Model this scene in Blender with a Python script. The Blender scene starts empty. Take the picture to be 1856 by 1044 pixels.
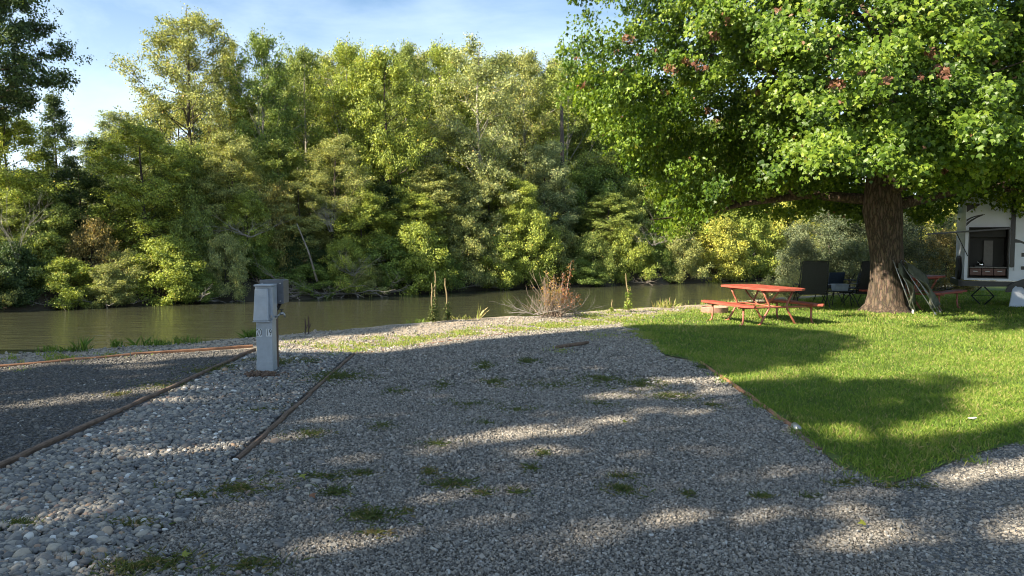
import bpy, bmesh, math, random
import numpy as np
from mathutils import Vector, Matrix

random.seed(7)
RNG = np.random.default_rng(7)
R = math.radians
SC = bpy.context.scene
COL = SC.collection

# ------------------------------------------------------------------ camera
CAMZ = 1.6
F = 1402.0 / 1856.0            # focal length in image widths
PITCH = math.atan(80 / 1402.0)
cam_d = bpy.data.cameras.new('camera')
cam = bpy.data.objects.new('camera', cam_d)
COL.objects.link(cam)
cam_d.sensor_width = 36
cam_d.lens = 36 * F
cam_d.clip_start = 0.05
cam_d.clip_end = 3000
cam.location = (0, 0, CAMZ)
cam.rotation_euler = (R(90) - PITCH, 0, 0)
SC.camera = cam

# ------------------------------------------------------------------ light
SUN_EL = R(33)
SUN_DIR_H = Vector((0.87, 0.49, 0)).normalized()      # horizontal travel of the light
SUN_T = Vector((SUN_DIR_H.x * math.cos(SUN_EL), SUN_DIR_H.y * math.cos(SUN_EL), -math.sin(SUN_EL)))
sun_d = bpy.data.lights.new('sun', 'SUN')
sun_d.energy = 5.0
sun_d.angle = R(0.6)
sun_d.color = (1.0, 0.87, 0.66)
sun = bpy.data.objects.new('sun', sun_d)
COL.objects.link(sun)
sun.rotation_euler = SUN_T.to_track_quat('-Z', 'Y').to_euler()

W = bpy.data.worlds.new('World')
SC.world = W
W.use_nodes = True
wn = W.node_tree.nodes
wl = W.node_tree.links
wn.clear()
sky = wn.new('ShaderNodeTexSky')
sky.sky_type = 'NISHITA'
sky.sun_disc = False
sky.sun_elevation = SUN_EL
# nishita: rotation 0 has the sun at +Y, turning clockwise towards +X
sx, sy = -SUN_DIR_H.x, -SUN_DIR_H.y
sky.sun_rotation = math.atan2(sx, sy)
sky.air_density = 1.0
sky.dust_density = 1.4
tc = wn.new('ShaderNodeTexCoord')
mp = wn.new('ShaderNodeMapping')
mp.inputs['Scale'].default_value = (1.0, 1.0, 3.2)
wl.new(tc.outputs['Generated'], mp.inputs['Vector'])
nz = wn.new('ShaderNodeTexNoise')
nz.inputs['Scale'].default_value = 2.3
nz.inputs['Detail'].default_value = 7
nz.inputs['Roughness'].default_value = 0.58
nz.inputs['Distortion'].default_value = 0.5
wl.new(mp.outputs[0], nz.inputs['Vector'])
cr = wn.new('ShaderNodeValToRGB')
cr.color_ramp.elements[0].position = 0.42
cr.color_ramp.elements[0].color = (0.04, 0.04, 0.04, 1)
cr.color_ramp.elements[1].position = 0.74
cr.color_ramp.elements[1].color = (0.38, 0.38, 0.38, 1)
wl.new(nz.outputs['Fac'], cr.inputs['Fac'])
# thin high cloud gets thicker towards the horizon
sep = wn.new('ShaderNodeSeparateXYZ')
wl.new(tc.outputs['Generated'], sep.inputs[0])
mr = wn.new('ShaderNodeMapRange')
mr.inputs['From Min'].default_value = 0.05
mr.inputs['From Max'].default_value = 0.30
mr.inputs['To Min'].default_value = 0.55
mr.inputs['To Max'].default_value = 0.0
wl.new(sep.outputs['Z'], mr.inputs['Value'])
ad = wn.new('ShaderNodeMath')
ad.operation = 'ADD'
ad.use_clamp = True
wl.new(cr.outputs['Color'], ad.inputs[0])
wl.new(mr.outputs[0], ad.inputs[1])
mx = wn.new('ShaderNodeMixRGB')
mx.inputs['Color2'].default_value = (9.5, 8.9, 9.0, 1)
wl.new(ad.outputs[0], mx.inputs['Fac'])
wl.new(sky.outputs[0], mx.inputs['Color1'])
bg = wn.new('ShaderNodeBackground')
bg.inputs['Strength'].default_value = 0.062
tn = wn.new('ShaderNodeMixRGB')
tn.blend_type = 'MULTIPLY'
tn.inputs[0].default_value = 1.0
tn.inputs['Color2'].default_value = (0.85, 1.04, 1.15, 1)
wl.new(mx.outputs[0], tn.inputs['Color1'])
wl.new(tn.outputs[0], bg.inputs['Color'])
wo = wn.new('ShaderNodeOutputWorld')
wl.new(bg.outputs[0], wo.inputs['Surface'])

SC.view_settings.view_transform = 'Standard'
SC.view_settings.look = 'None'
SC.view_settings.exposure = 1.58
SC.view_settings.gamma = 1
SC.cycles.pixel_filter_type = 'BLACKMAN_HARRIS'
SC.cycles.filter_width = 1.05
SC.cycles.max_bounces = 6
SC.cycles.diffuse_bounces = 2
SC.cycles.transmission_bounces = 3
SC.cycles.transparent_max_bounces = 4

# ------------------------------------------------------------------ picture -> place
def ray(px, py):
    u = (px - 928) / 1402.0
    v = -(py - 522) / 1402.0
    c, s = math.cos(PITCH), math.sin(PITCH)
    return Vector((u, c + v * s, -s + v * c))       # camera forward tilted down

def G(px, py, z=0.0):
    d = ray(px, py)
    t = (z - CAMZ) / d.z
    return Vector((d.x * t, d.y * t, z))

def P(px, py, Y):
    d = ray(px, py)
    t = Y / d.y
    return Vector((d.x * t, Y, CAMZ + d.z * t))

def project(x, y, z):
    """arrays of points -> photograph pixels (1856 wide) and depth"""
    c, s = math.cos(PITCH), math.sin(PITCH)
    dz = z - CAMZ
    dep = y * c - dz * s
    up = y * s + dz * c
    dep_ = np.where(dep > 0.05, dep, 0.05)
    return 928 + 1402 * x / dep_, 522 - 1402 * up / dep_, dep

# ------------------------------------------------------------------ material helpers
def newmat(name):
    m = bpy.data.materials.new(name)
    m.use_nodes = True
    n = m.node_tree.nodes
    n.clear()
    out = n.new('ShaderNodeOutputMaterial')
    b = n.new('ShaderNodeBsdfPrincipled')
    m.node_tree.links.new(b.outputs[0], out.inputs[0])
    return m, n, m.node_tree.links, b, out

def ramp(n, stops, interp='LINEAR'):
    r = n.new('ShaderNodeValToRGB')
    r.color_ramp.interpolation = interp
    els = r.color_ramp.elements
    while len(els) < len(stops):
        els.new(0.5)
    for e, (p, c) in zip(els, stops):
        e.position = p
        e.color = (*c, 1)
    return r

def noise(n, l, scale, detail=4, rough=0.55, dist=0.0, vec=None, sc=(1, 1, 1)):
    t = n.new('ShaderNodeTexNoise')
    t.inputs['Scale'].default_value = scale
    t.inputs['Detail'].default_value = detail
    t.inputs['Roughness'].default_value = rough
    t.inputs['Distortion'].default_value = dist
    if vec is None:
        g = n.new('ShaderNodeTexCoord')
        mpn = n.new('ShaderNodeMapping')
        mpn.inputs['Scale'].default_value = sc
        l.new(g.outputs['Object'], mpn.inputs[0])
        vec = mpn.outputs[0]
    l.new(vec, t.inputs['Vector'])
    return t

def mixc(n, l, fac, a, b, mode='MIX'):
    m = n.new('ShaderNodeMixRGB')
    m.blend_type = mode
    for sock, v in ((m.inputs[0], fac), (m.inputs[1], a), (m.inputs[2], b)):
        if isinstance(v, (int, float)):
            sock.default_value = v
        elif isinstance(v, tuple):
            sock.default_value = (*v, 1)
        else:
            l.new(v, sock)
    return m.outputs[0]

def bump(n, l, b, h, strength=0.4, dist=0.01):
    bp = n.new('ShaderNodeBump')
    bp.inputs['Strength'].default_value = strength
    bp.inputs['Distance'].default_value = dist
    l.new(h, bp.inputs['Height'])
    l.new(bp.outputs[0], b.inputs['Normal'])
    return bp

def paint(name, col, rough=0.5, metal=0.0, var=0.25, scale=9.0, bmp=0.1, sc=(1, 1, 1)):
    m, n, l, b, o = newmat(name)
    t = noise(n, l, scale, 5, 0.6, sc=sc)
    c0 = tuple(c * (1 - var) for c in col)
    c1 = tuple(min(1, c * (1 + var)) for c in col)
    r = ramp(n, [(0.3, c0), (0.7, c1)])
    l.new(t.outputs['Fac'], r.inputs[0])
    l.new(r.outputs[0], b.inputs['Base Color'])
    b.inputs['Roughness'].default_value = rough
    b.inputs['Metallic'].default_value = metal
    if bmp:
        bump(n, l, b, t.outputs['Fac'], bmp, 0.01)
    return m

M = {}
M['pedestal'] = paint('pedestal paint', (0.33, 0.37, 0.42), 0.45, 0.0, 0.10, 14, 0.03)
M['box_grey'] = paint('dark grey enamel', (0.105, 0.115, 0.135), 0.5, 0.0, 0.2, 10, 0.03)
M['old_post'] = paint('weathered post wood', (0.13, 0.085, 0.06), 0.9, 0, 0.4, 12, 0.4, (1, 1, .1))
M['black_rubber'] = paint('black rubber', (0.018, 0.018, 0.02), 0.6, 0, 0.2, 10, 0.05)
M['black_metal'] = paint('black metal', (0.015, 0.016, 0.018), 0.45, 0.2, 0.3, 10, 0.05)
M['galv'] = paint('galvanised metal', (0.38, 0.39, 0.4), 0.4, 0.8, 0.2, 20, 0.05)
M['sticker'] = paint('pale sticker', (0.62, 0.65, 0.68), 0.5, 0, 0.05, 10, 0)
M['ink'] = paint('black ink', (0.01, 0.01, 0.012), 0.6, 0, 0.1, 10, 0)
M['red_wood'] = paint('red table paint', (0.35, 0.075, 0.048), 0.55, 0, 0.4, 14, 0.15, (1, .25, 1))
M['red_tube'] = paint('faded red tube paint', (0.36, 0.12, 0.075), 0.45, 0.0, 0.35, 13, 0.1)
M['timber'] = paint('weathered timber', (0.15, 0.10, 0.07), 0.9, 0, 0.45, 9, 0.6, (3, 1, 3))
M['timber_red'] = paint('reddish border board', (0.31, 0.155, 0.085), 0.85, 0, 0.35, 8, 0.4, (1, 1, 1))
M['fire_ring'] = paint('rusty ring steel', (0.38, 0.22, 0.17), 0.8, 0.1, 0.35, 8, 0.3)
M['mesh_black'] = paint('black sling fabric', (0.022, 0.024, 0.026), 0.8, 0, 0.25, 30, 0.2)
M['blue_fabric'] = paint('dark blue fabric', (0.03, 0.05, 0.09), 0.8, 0, 0.25, 20, 0.2)
M['olive_fabric'] = paint('olive grey fabric', (0.11, 0.12, 0.09), 0.9, 0, 0.4, 7, 0.5)
M['white_tube'] = paint('white tube', (0.6, 0.6, 0.6), 0.4, 0.2, 0.1, 10, 0)
M['tub'] = paint('pale blue plastic', (0.30, 0.36, 0.48), 0.3, 0, 0.15, 10, 0)
M['rv_white'] = paint('trailer white gelcoat', (0.72, 0.78, 0.90), 0.22, 0, 0.04, 3, 0)
M['rv_black'] = paint('trailer black trim', (0.014, 0.015, 0.02), 0.3, 0, 0.2, 6, 0)
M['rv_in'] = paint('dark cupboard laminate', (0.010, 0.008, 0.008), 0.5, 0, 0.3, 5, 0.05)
M['rv_drawer'] = paint('reddish brown drawers', (0.12, 0.045, 0.035), 0.4, 0, 0.3, 7, 0.05, (1, 1, 6))
M['counter'] = paint('grey counter', (0.16, 0.145, 0.14), 0.35, 0, 0.15, 14, 0)
M['kettle'] = paint('polished steel', (0.7, 0.7, 0.72), 0.15, 1.0, 0.05, 5, 0)
M['dead'] = paint('dead grey wood', (0.25, 0.23, 0.205), 0.9, 0, 0.35, 4, 0.2)
M['dead_red'] = paint('red brown dry stems', (0.24, 0.18, 0.14), 0.9, 0, 0.35, 4, 0.2)
M['drift'] = paint('driftwood', (0.22, 0.19, 0.16), 0.9, 0, 0.4, 4, 0.4)
M['bark_dark'] = paint('dark bark', (0.075, 0.06, 0.048), 0.95, 0, 0.5, 3, 0.8, (3, 3, .5))
M['bark_pale'] = paint('pale cottonwood bark', (0.30, 0.28, 0.24), 0.9, 0, 0.35, 3, 0.6, (2, 2, .4))
M['stalk'] = paint('dry mullein stalk', (0.22, 0.17, 0.09), 0.9, 0, 0.35, 20, 0.4)
M['stalk_dark'] = paint('dark seed stalk', (0.05, 0.035, 0.03), 0.9, 0, 0.3, 20, 0.4)
M['white_board'] = paint('pale board', (0.60, 0.65, 0.74), 0.5, 0, 0.06, 4, 0)

def bark_maple():
    m, n, l, b, o = newmat('maple bark')
    g = n.new('ShaderNodeTexCoord')
    mpn = n.new('ShaderNodeMapping')
    mpn.inputs['Scale'].default_value = (13, 13, 2.9)
    l.new(g.outputs['Object'], mpn.inputs[0])
    v = n.new('ShaderNodeTexVoronoi')
    v.feature = 'DISTANCE_TO_EDGE'
    v.inputs['Scale'].default_value = 2.3
    t = noise(n, l, 3, 6, 0.6, 0.6, mpn.outputs[0])
    wv = mixc(n, l, 0.55, mpn.outputs[0], t.outputs['Color'])
    l.new(wv, v.inputs['Vector'])
    r = ramp(n, [(0.0, (0.025, 0.018, 0.013)), (0.22, (0.11, 0.08, 0.058)), (0.8, (0.19, 0.14, 0.105))])  # bark tones darkened, with the crown's shade put into them
    l.new(v.outputs['Distance'], r.inputs[0])
    c = mixc(n, l, 0.5, r.outputs[0], t.outputs['Color'], 'SOFT_LIGHT')
    l.new(c, b.inputs['Base Color'])
    b.inputs['Roughness'].default_value = 0.95
    bump(n, l, b, r.outputs[0], 0.9, 0.03)
    return m
M['bark_maple'] = bark_maple()

def leafmat(name, stops, use_obj=True, transl=0.3, rough=0.5, tone=(1, 1, 1)):
    m, n, l, b, o = newmat(name)
    at = n.new('ShaderNodeAttribute')
    at.attribute_name = 'tint'
    r = ramp(n, stops)
    l.new(at.outputs['Fac'], r.inputs[0])
    c = r.outputs[0]
    if use_obj:
        oi = n.new('ShaderNodeObjectInfo')
        c = mixc(n, l, 1.0, c, oi.outputs['Color'], 'MULTIPLY')
    l.new(c, b.inputs['Base Color'])
    b.inputs['Roughness'].default_value = rough
    b.inputs['Specular IOR Level'].default_value = 0.35
    tr = n.new('ShaderNodeBsdfTranslucent')
    c2 = mixc(n, l, 1.0, c, (1.5, 1.45, 0.6), 'MULTIPLY')
    l.new(c2, tr.inputs['Color'])
    ms = n.new('ShaderNodeMixShader')
    ms.inputs[0].default_value = transl
    l.new(b.outputs[0], ms.inputs[1])
    l.new(tr.outputs[0], ms.inputs[2])
    l.new(ms.outputs[0], o.inputs[0])
    return m

M['leaf'] = leafmat('tree leaves', [(0.0, (0.55, 0.65, 0.55)), (0.42, (1.3, 1.4, 1.15)), (0.8, (2.8, 2.65, 1.9)),
                                    (0.93, (2.0, 1.6, 1.1)), (1.0, (2.4, 1.3, 0.9))], True, 0.24)
M['maple_leaf'] = leafmat('maple leaves', [(0.0, (0.025, 0.06, 0.010)), (0.4, (0.105, 0.185, 0.018)), (0.74, (0.27, 0.36, 0.045)),
                                           (0.86, (0.28, 0.30, 0.05)), (0.90, (0.26, 0.15, 0.075)), (1.0, (0.20, 0.085, 0.07))], False, 0.34, 0.42)
M['grass'] = leafmat('grass blades', [(0.0, (0.07, 0.115, 0.022)), (0.5, (0.135, 0.235, 0.025)), (0.85, (0.26, 0.32, 0.06)),
                                      (1.0, (0.36, 0.31, 0.14))], False, 0.25, 0.6)
M['weed'] = leafmat('weed blades', [(0.0, (0.055, 0.085, 0.025)), (0.45, (0.105, 0.135, 0.035)), (0.75, (0.17, 0.15, 0.06)), (1.0, (0.24, 0.18, 0.09))], False, 0.2, 0.7)
M['dry_leaf'] = leafmat('bush leaves', [(0.0, (0.28, 0.23, 0.05)), (0.5, (0.30, 0.16, 0.07)), (1.0, (0.33, 0.09, 0.07))], False, 0.3)

def stonemat(name, stops, bm=0.2, rough=0.75):
    m, n, l, b, o = newmat(name)
    at = n.new('ShaderNodeAttribute')
    at.attribute_name = 'tint'
    r = ramp(n, stops)
    l.new(at.outputs['Fac'], r.inputs[0])
    t = noise(n, l, 60, 4, 0.6)
    c = mixc(n, l, 0.35, r.outputs[0], t.outputs['Fac'], 'SOFT_LIGHT')
    l.new(c, b.inputs['Base Color'])
    b.inputs['Roughness'].default_value = rough
    bump(n, l, b, t.outputs['Fac'], bm, 0.004)
    return m
M['cobble'] = stonemat('river cobbles', [(0.0, (0.09, 0.09, 0.092)), (0.3, (0.17, 0.168, 0.165)), (0.55, (0.27, 0.255, 0.23)),
                                         (0.78, (0.40, 0.36, 0.30)), (0.84, (0.36, 0.25, 0.17)), (0.9, (0.28, 0.20, 0.17)), (0.93, (0.5, 0.49, 0.46)), (1.0, (0.66, 0.65, 0.62))])
M['gravel'] = stonemat('crushed gravel', [(0.0, (0.06, 0.058, 0.055)), (0.35, (0.198, 0.184, 0.164)), (0.7, (0.36, 0.333, 0.295)),
                                          (0.86, (0.32, 0.27, 0.22)), (0.93, (0.38, 0.37, 0.345)), (1.0, (0.48, 0.465, 0.44))])

def gravel_sheet(name, dark, light, scale, patch=(0.20, 0.17, 0.13), pf=0.35):
    m, n, l, b, o = newmat(name)
    g = n.new('ShaderNodeTexCoord')
    v = n.new('ShaderNodeTexVoronoi')
    v.inputs['Scale'].default_value = scale
    l.new(g.outputs['Object'], v.inputs['Vector'])
    sepn = n.new('ShaderNodeSeparateXYZ')
    l.new(v.outputs['Color'], sepn.inputs[0])
    r = ramp(n, [(0.0, dark), (0.55, tuple((a + c) / 2 for a, c in zip(dark, light))), (0.85, light), (1.0, tuple(min(.75, c * 1.6) for c in light))])
    l.new(sepn.outputs[0], r.inputs[0])
    rd = ramp(n, [(0.0, (1, 1, 1)), (0.55, (0.75, 0.75, 0.75)), (0.95, (0.3, 0.3, 0.3))])
    l.new(v.outputs['Distance'], rd.inputs[0])
    c = mixc(n, l, 1.0, r.outputs[0], rd.outputs[0], 'MULTIPLY')
    big = noise(n, l, 0.9, 5, 0.6)
    rb = ramp(n, [(0.45, (0, 0, 0)), (0.7, (pf, pf, pf))])
    l.new(big.outputs['Fac'], rb.inputs[0])
    c = mixc(n, l, rb.outputs[0], c, patch)
    l.new(c, b.inputs['Base Color'])
    b.inputs['Roughness'].default_value = 0.9
    inv = n.new('ShaderNodeMath')
    inv.operation = 'SUBTRACT'
    inv.inputs[0].default_value = 1.0
    l.new(v.outputs['Distance'], inv.inputs[1])
    bump(n, l, b, inv.outputs[0], 0.8, 0.02)
    return m
M['gravel_sheet'] = gravel_sheet('gravel bed', (0.06, 0.055, 0.05), (0.25, 0.235, 0.21), 48, (0.17, 0.13, 0.09), 0.7)
M['pad_sheet'] = gravel_sheet('fine dark gravel bed', (0.05, 0.052, 0.06), (0.15, 0.15, 0.155), 55, (0.09, 0.085, 0.08), 0.4)
M['cobble_sheet'] = gravel_sheet('soil between cobbles', (0.035, 0.03, 0.026), (0.11, 0.095, 0.08), 30, (0.12, 0.09, 0.06), 0.8)
M['road_sheet'] = gravel_sheet('packed gravel road', (0.10, 0.10, 0.10), (0.27, 0.265, 0.255), 60, (0.17, 0.165, 0.155), 0.6)

def ground_mat():
    m, n, l, b, o = newmat('bank soil and gravel')
    g = n.new('ShaderNodeTexCoord')
    v = n.new('ShaderNodeTexVoronoi')
    v.inputs['Scale'].default_value = 24
    l.new(g.outputs['Object'], v.inputs['Vector'])
    r = ramp(n, [(0.0, (0.23, 0.19, 0.14)), (0.6, (0.33, 0.275, 0.21)), (1.0, (0.44, 0.38, 0.30))])
    sepn = n.new('ShaderNodeSeparateXYZ')
    l.new(v.outputs['Color'], sepn.inputs[0])
    l.new(sepn.outputs[0], r.inputs[0])
    t = noise(n, l, 1.1, 6, 0.65)
    c = mixc(n, l, 0.6, r.outputs[0], t.outputs['Fac'], 'SOFT_LIGHT')
    # below the turf line the bank is wet dark mud
    s2 = n.new('ShaderNodeSeparateXYZ')
    l.new(g.outputs['Object'], s2.inputs[0])
    mr2 = n.new('ShaderNodeMapRange')
    mr2.inputs['From Min'].default_value = -0.75
    mr2.inputs['From Max'].default_value = -0.25
    l.new(s2.outputs['Z'], mr2.inputs['Value'])
    c = mixc(n, l, mr2.outputs[0], (0.030, 0.023, 0.017), c)
    # leaf litter under the far wood
    mr3 = n.new('ShaderNodeMapRange')
    mr3.inputs['From Min'].default_value = 25
    mr3.inputs['From Max'].default_value = 27
    l.new(s2.outputs['Y'], mr3.inputs['Value'])
    c = mixc(n, l, mr3.outputs[0], c, (0.055, 0.045, 0.028))
    l.new(c, b.inputs['Base Color'])
    b.inputs['Roughness'].default_value = 0.95
    bump(n, l, b, v.outputs['Distance'], 0.6, 0.02)
    return m
M['ground'] = ground_mat()

def lawn_mat():
    m, n, l, b, o = newmat('turf')
    t = noise(n, l, 1.2, 6, 0.65)
    f = noise(n, l, 60, 4, 0.7)
    r = ramp(n, [(0.3, (0.075, 0.13, 0.02)), (0.55, (0.12, 0.18, 0.028)), (0.75, (0.20, 0.22, 0.05))])
    l.new(t.outputs['Fac'], r.inputs[0])
    rf = ramp(n, [(0.3, (0.45, 0.45, 0.45)), (0.65, (1.1, 1.1, 1.1))])
    l.new(f.outputs['Fac'], rf.inputs[0])
    c = mixc(n, l, 1.0, r.outputs[0], rf.outputs[0], 'MULTIPLY')
    l.new(c, b.inputs['Base Color'])
    b.inputs['Roughness'].default_value = 0.9
    bump(n, l, b, f.outputs['Fac'], 0.8, 0.03)
    return m
M['lawn'] = lawn_mat()

def water_mat():
    m, n, l, b, o = newmat('muddy river water')
    b.inputs['Base Color'].default_value = (0.042, 0.045, 0.028, 1)
    b.inputs['Roughness'].default_value = 0.04
    b.inputs['IOR'].default_value = 1.33
    b.inputs['Specular IOR Level'].default_value = 0.5
    a = noise(n, l, 1.0, 3, 0.6, 0.8, sc=(0.55, 2.2, 1))
    c = noise(n, l, 1.0, 4, 0.6, 0.6, sc=(2.2, 9.0, 1))
    s = n.new('ShaderNodeMath')
    s.operation = 'MULTIPLY_ADD'
    l.new(c.outputs['Fac'], s.inputs[0])
    s.inputs[1].default_value = 0.30
    l.new(a.outputs['Fac'], s.inputs[2])
    bump(n, l, b, s.outputs[0], 1.0, 0.04)
    return m
M['water'] = water_mat()

# ------------------------------------------------------------------ mesh helpers
def link(o, parent=None):
    COL.objects.link(o)
    if parent is not None:
        o.parent = parent
    return o

def tag(o, label=None, cat=None, group=None, kind=None):
    if label: o['label'] = label
    if cat: o['category'] = cat
    if group: o['group'] = group
    if kind: o['kind'] = kind
    return o

def empty(name, loc, rz=0, label=None, cat=None, group=None):
    o = bpy.data.objects.new(name, None)
    o.empty_display_size = 0.2
    o.location = loc
    o.rotation_euler = (0, 0, rz)
    link(o)
    return tag(o, label, cat, group)

def np_mesh(name, verts, faces_flat, nper, mat, tint=None, smooth=False):
    """verts (N,3), faces_flat flat int array, nper vertices per face (all equal)"""
    me = bpy.data.meshes.new(name)
    nv = len(verts)
    nf = len(faces_flat) // nper
    me.vertices.add(nv)
    me.vertices.foreach_set('co', np.ascontiguousarray(verts, dtype=np.float32).ravel())
    me.loops.add(len(faces_flat))
    me.loops.foreach_set('vertex_index', np.ascontiguousarray(faces_flat, dtype=np.int32))
    me.polygons.add(nf)
    me.polygons.foreach_set('loop_start', np.arange(0, nf * nper, nper, dtype=np.int32))
    me.polygons.foreach_set('use_smooth', np.full(nf, smooth, dtype=bool))
    me.update(calc_edges=True)
    if tint is not None:
        a = me.attributes.new('tint', 'FLOAT', 'POINT')
        a.data.foreach_set('value', np.ascontiguousarray(tint, dtype=np.float32))
    me.materials.append(mat)
    return me

class MB:
    def __init__(s):
        s.v = []
        s.f = []
    def quad_faces(s, base, fs):
        s.f += [tuple(base + i for i in f) for f in fs]
    def box(s, x0, x1, y0, y1, z0, z1, top=None, mat=None):
        """top = (x0,x1,y0,y1) of the top face when tapered"""
        t = top or (x0, x1, y0, y1)
        b = len(s.v)
        pts = [(x0, y0, z0), (x1, y0, z0), (x1, y1, z0), (x0, y1, z0),
               (t[0], t[2], z1), (t[1], t[2], z1), (t[1], t[3], z1), (t[0], t[3], z1)]
        if mat is not None:
            pts = [tuple(mat @ Vector(p)) for p in pts]
        s.v += pts
        s.quad_faces(b, [(3, 2, 1, 0), (4, 5, 6, 7), (0, 1, 5, 4), (1, 2, 6, 5), (2, 3, 7, 6), (3, 0, 4, 7)])
        return s
    def tube(s, pts, r, n=8, cap=True):
        pts = [Vector(p) for p in pts]
        rs = r if isinstance(r, (list, tuple, np.ndarray)) else [r] * len(pts)
        b = len(s.v)
        up = None
        for i, p in enumerate(pts):
            d = (pts[min(i + 1, len(pts) - 1)] - pts[max(i - 1, 0)])
            if d.length < 1e-9: d = Vector((0, 0, 1))
            d.normalize()
            if up is None:
                up = Vector((0, 0, 1)) if abs(d.z) < 0.9 else Vector((1, 0, 0))
            a = d.cross(up)
            if a.length < 1e-6: a = d.cross(Vector((0, 1, 0)))
            a.normalize()
            c = a.cross(d).normalized()
            up = c
            for k in range(n):
                t = 2 * math.pi * k / n
                s.v.append(tuple(p + (a * math.cos(t) + c * math.sin(t)) * rs[i]))
        for i in range(len(pts) - 1):
            for k in range(n):
                k2 = (k + 1) % n
                s.f.append((b + i * n + k, b + i * n + k2, b + (i + 1) * n + k2, b + (i + 1) * n + k))
        if cap:
            s.f.append(tuple(b + k for k in range(n))[::-1])
            e = b + (len(pts) - 1) * n
            s.f.append(tuple(e + k for k in range(n)))
        return s
    def lathe(s, prof, cx=0, cy=0, n=20):
        b = len(s.v)
        for (r, z) in prof:
            for k in range(n):
                t = 2 * math.pi * k / n
                s.v.append((cx + r * math.cos(t), cy + r * math.sin(t), z))
        for i in range(len(prof) - 1):
            for k in range(n):
                k2 = (k + 1) % n
                s.f.append((b + i * n + k, b + i * n + k2, b + (i + 1) * n + k2, b + (i + 1) * n + k))
        s.f.append(tuple(b + k for k in range(n))[::-1])
        e = b + (len(prof) - 1) * n
        s.f.append(tuple(e + k for k in range(n)))
        return s
    def prism(s, outline, ext, off=(0, 0, 0)):
        """outline: list of 3D points, ext: extrusion vector"""
        b = len(s.v)
        n = len(outline)
        e = Vector(ext)
        for p in outline: s.v.append(tuple(Vector(p) + Vector(off)))
        for p in outline: s.v.append(tuple(Vector(p) + Vector(off) + e))
        s.f.append(tuple(range(b, b + n)))
        s.f.append(tuple(range(b + 2 * n - 1, b + n - 1, -1)))
        for i in range(n):
            j = (i + 1) % n
            s.f.append((b + j, b + i, b + n + i, b + n + j))
        return s
    def build(s, name, mat, parent=None, smooth=False, bevel=0.0):
        me = bpy.data.meshes.new(name)
        me.from_pydata(s.v, [], s.f)
        me.materials.append(mat)
        bm = bmesh.new()
        bm.from_mesh(me)
        bmesh.ops.recalc_face_normals(bm, faces=bm.faces)
        bm.to_mesh(me)
        bm.free()
        if smooth:
            me.polygons.foreach_set('use_smooth', [True] * len(me.polygons))
        o = bpy.data.objects.new(name, me)
        link(o, parent)
        if bevel:
            md = o.modifiers.new('bevel', 'BEVEL')
            md.width = bevel
            md.segments = 2
            md.limit_method = 'ANGLE'
        return o

def obj(name, me, parent=None):
    return link(bpy.data.objects.new(name, me), parent)

# ------------------------------------------------------------------ leaves
def unit(v):
    return v / np.maximum(np.linalg.norm(v, axis=1, keepdims=True), 1e-9)

def leaves_mesh(name, pos, nrm, size, tint, mat, shape='kite', aspect=0.62, droop=None, rng=RNG):
    n = len(pos)
    nrm = unit(nrm)
    rv = unit(rng.normal(size=(n, 3)))
    if droop is not None:
        rv = unit(rv + np.array([0, 0, -1.0]) * droop)
    t = unit(rv - nrm * np.sum(rv * nrm, axis=1, keepdims=True))      # leaf axis
    s = np.cross(nrm, t)
    L = size[:, None]
    if shape == 'kite':
        prof = [(-0.5, 0, 0), (-0.02, -aspect / 2, 0.10), (0.5, 0, 0), (-0.02, aspect / 2, 0.10)]
        k = 4
    else:   # lobed leaf, seven points
        prof = [(-0.45, 0, 0), (-0.28, -0.36, 0.05), (0.08, -0.52, 0.10), (0.06, -0.22, 0.03), (0.55, 0, -0.10), (0.06, 0.22, 0.03), (0.08, 0.52, 0.10), (-0.28, 0.36, 0.05)]
        k = 8
    V = np.empty((n, k, 3), dtype=np.float32)
    for i, (a, b, c) in enumerate(prof):
        V[:, i] = pos + t * (a * L) + s * (b * L) + nrm * (c * L)
    idx = np.arange(n * k, dtype=np.int32)
    return np_mesh(name, V.reshape(-1, 3), idx, k, mat, np.repeat(tint, k))

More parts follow.
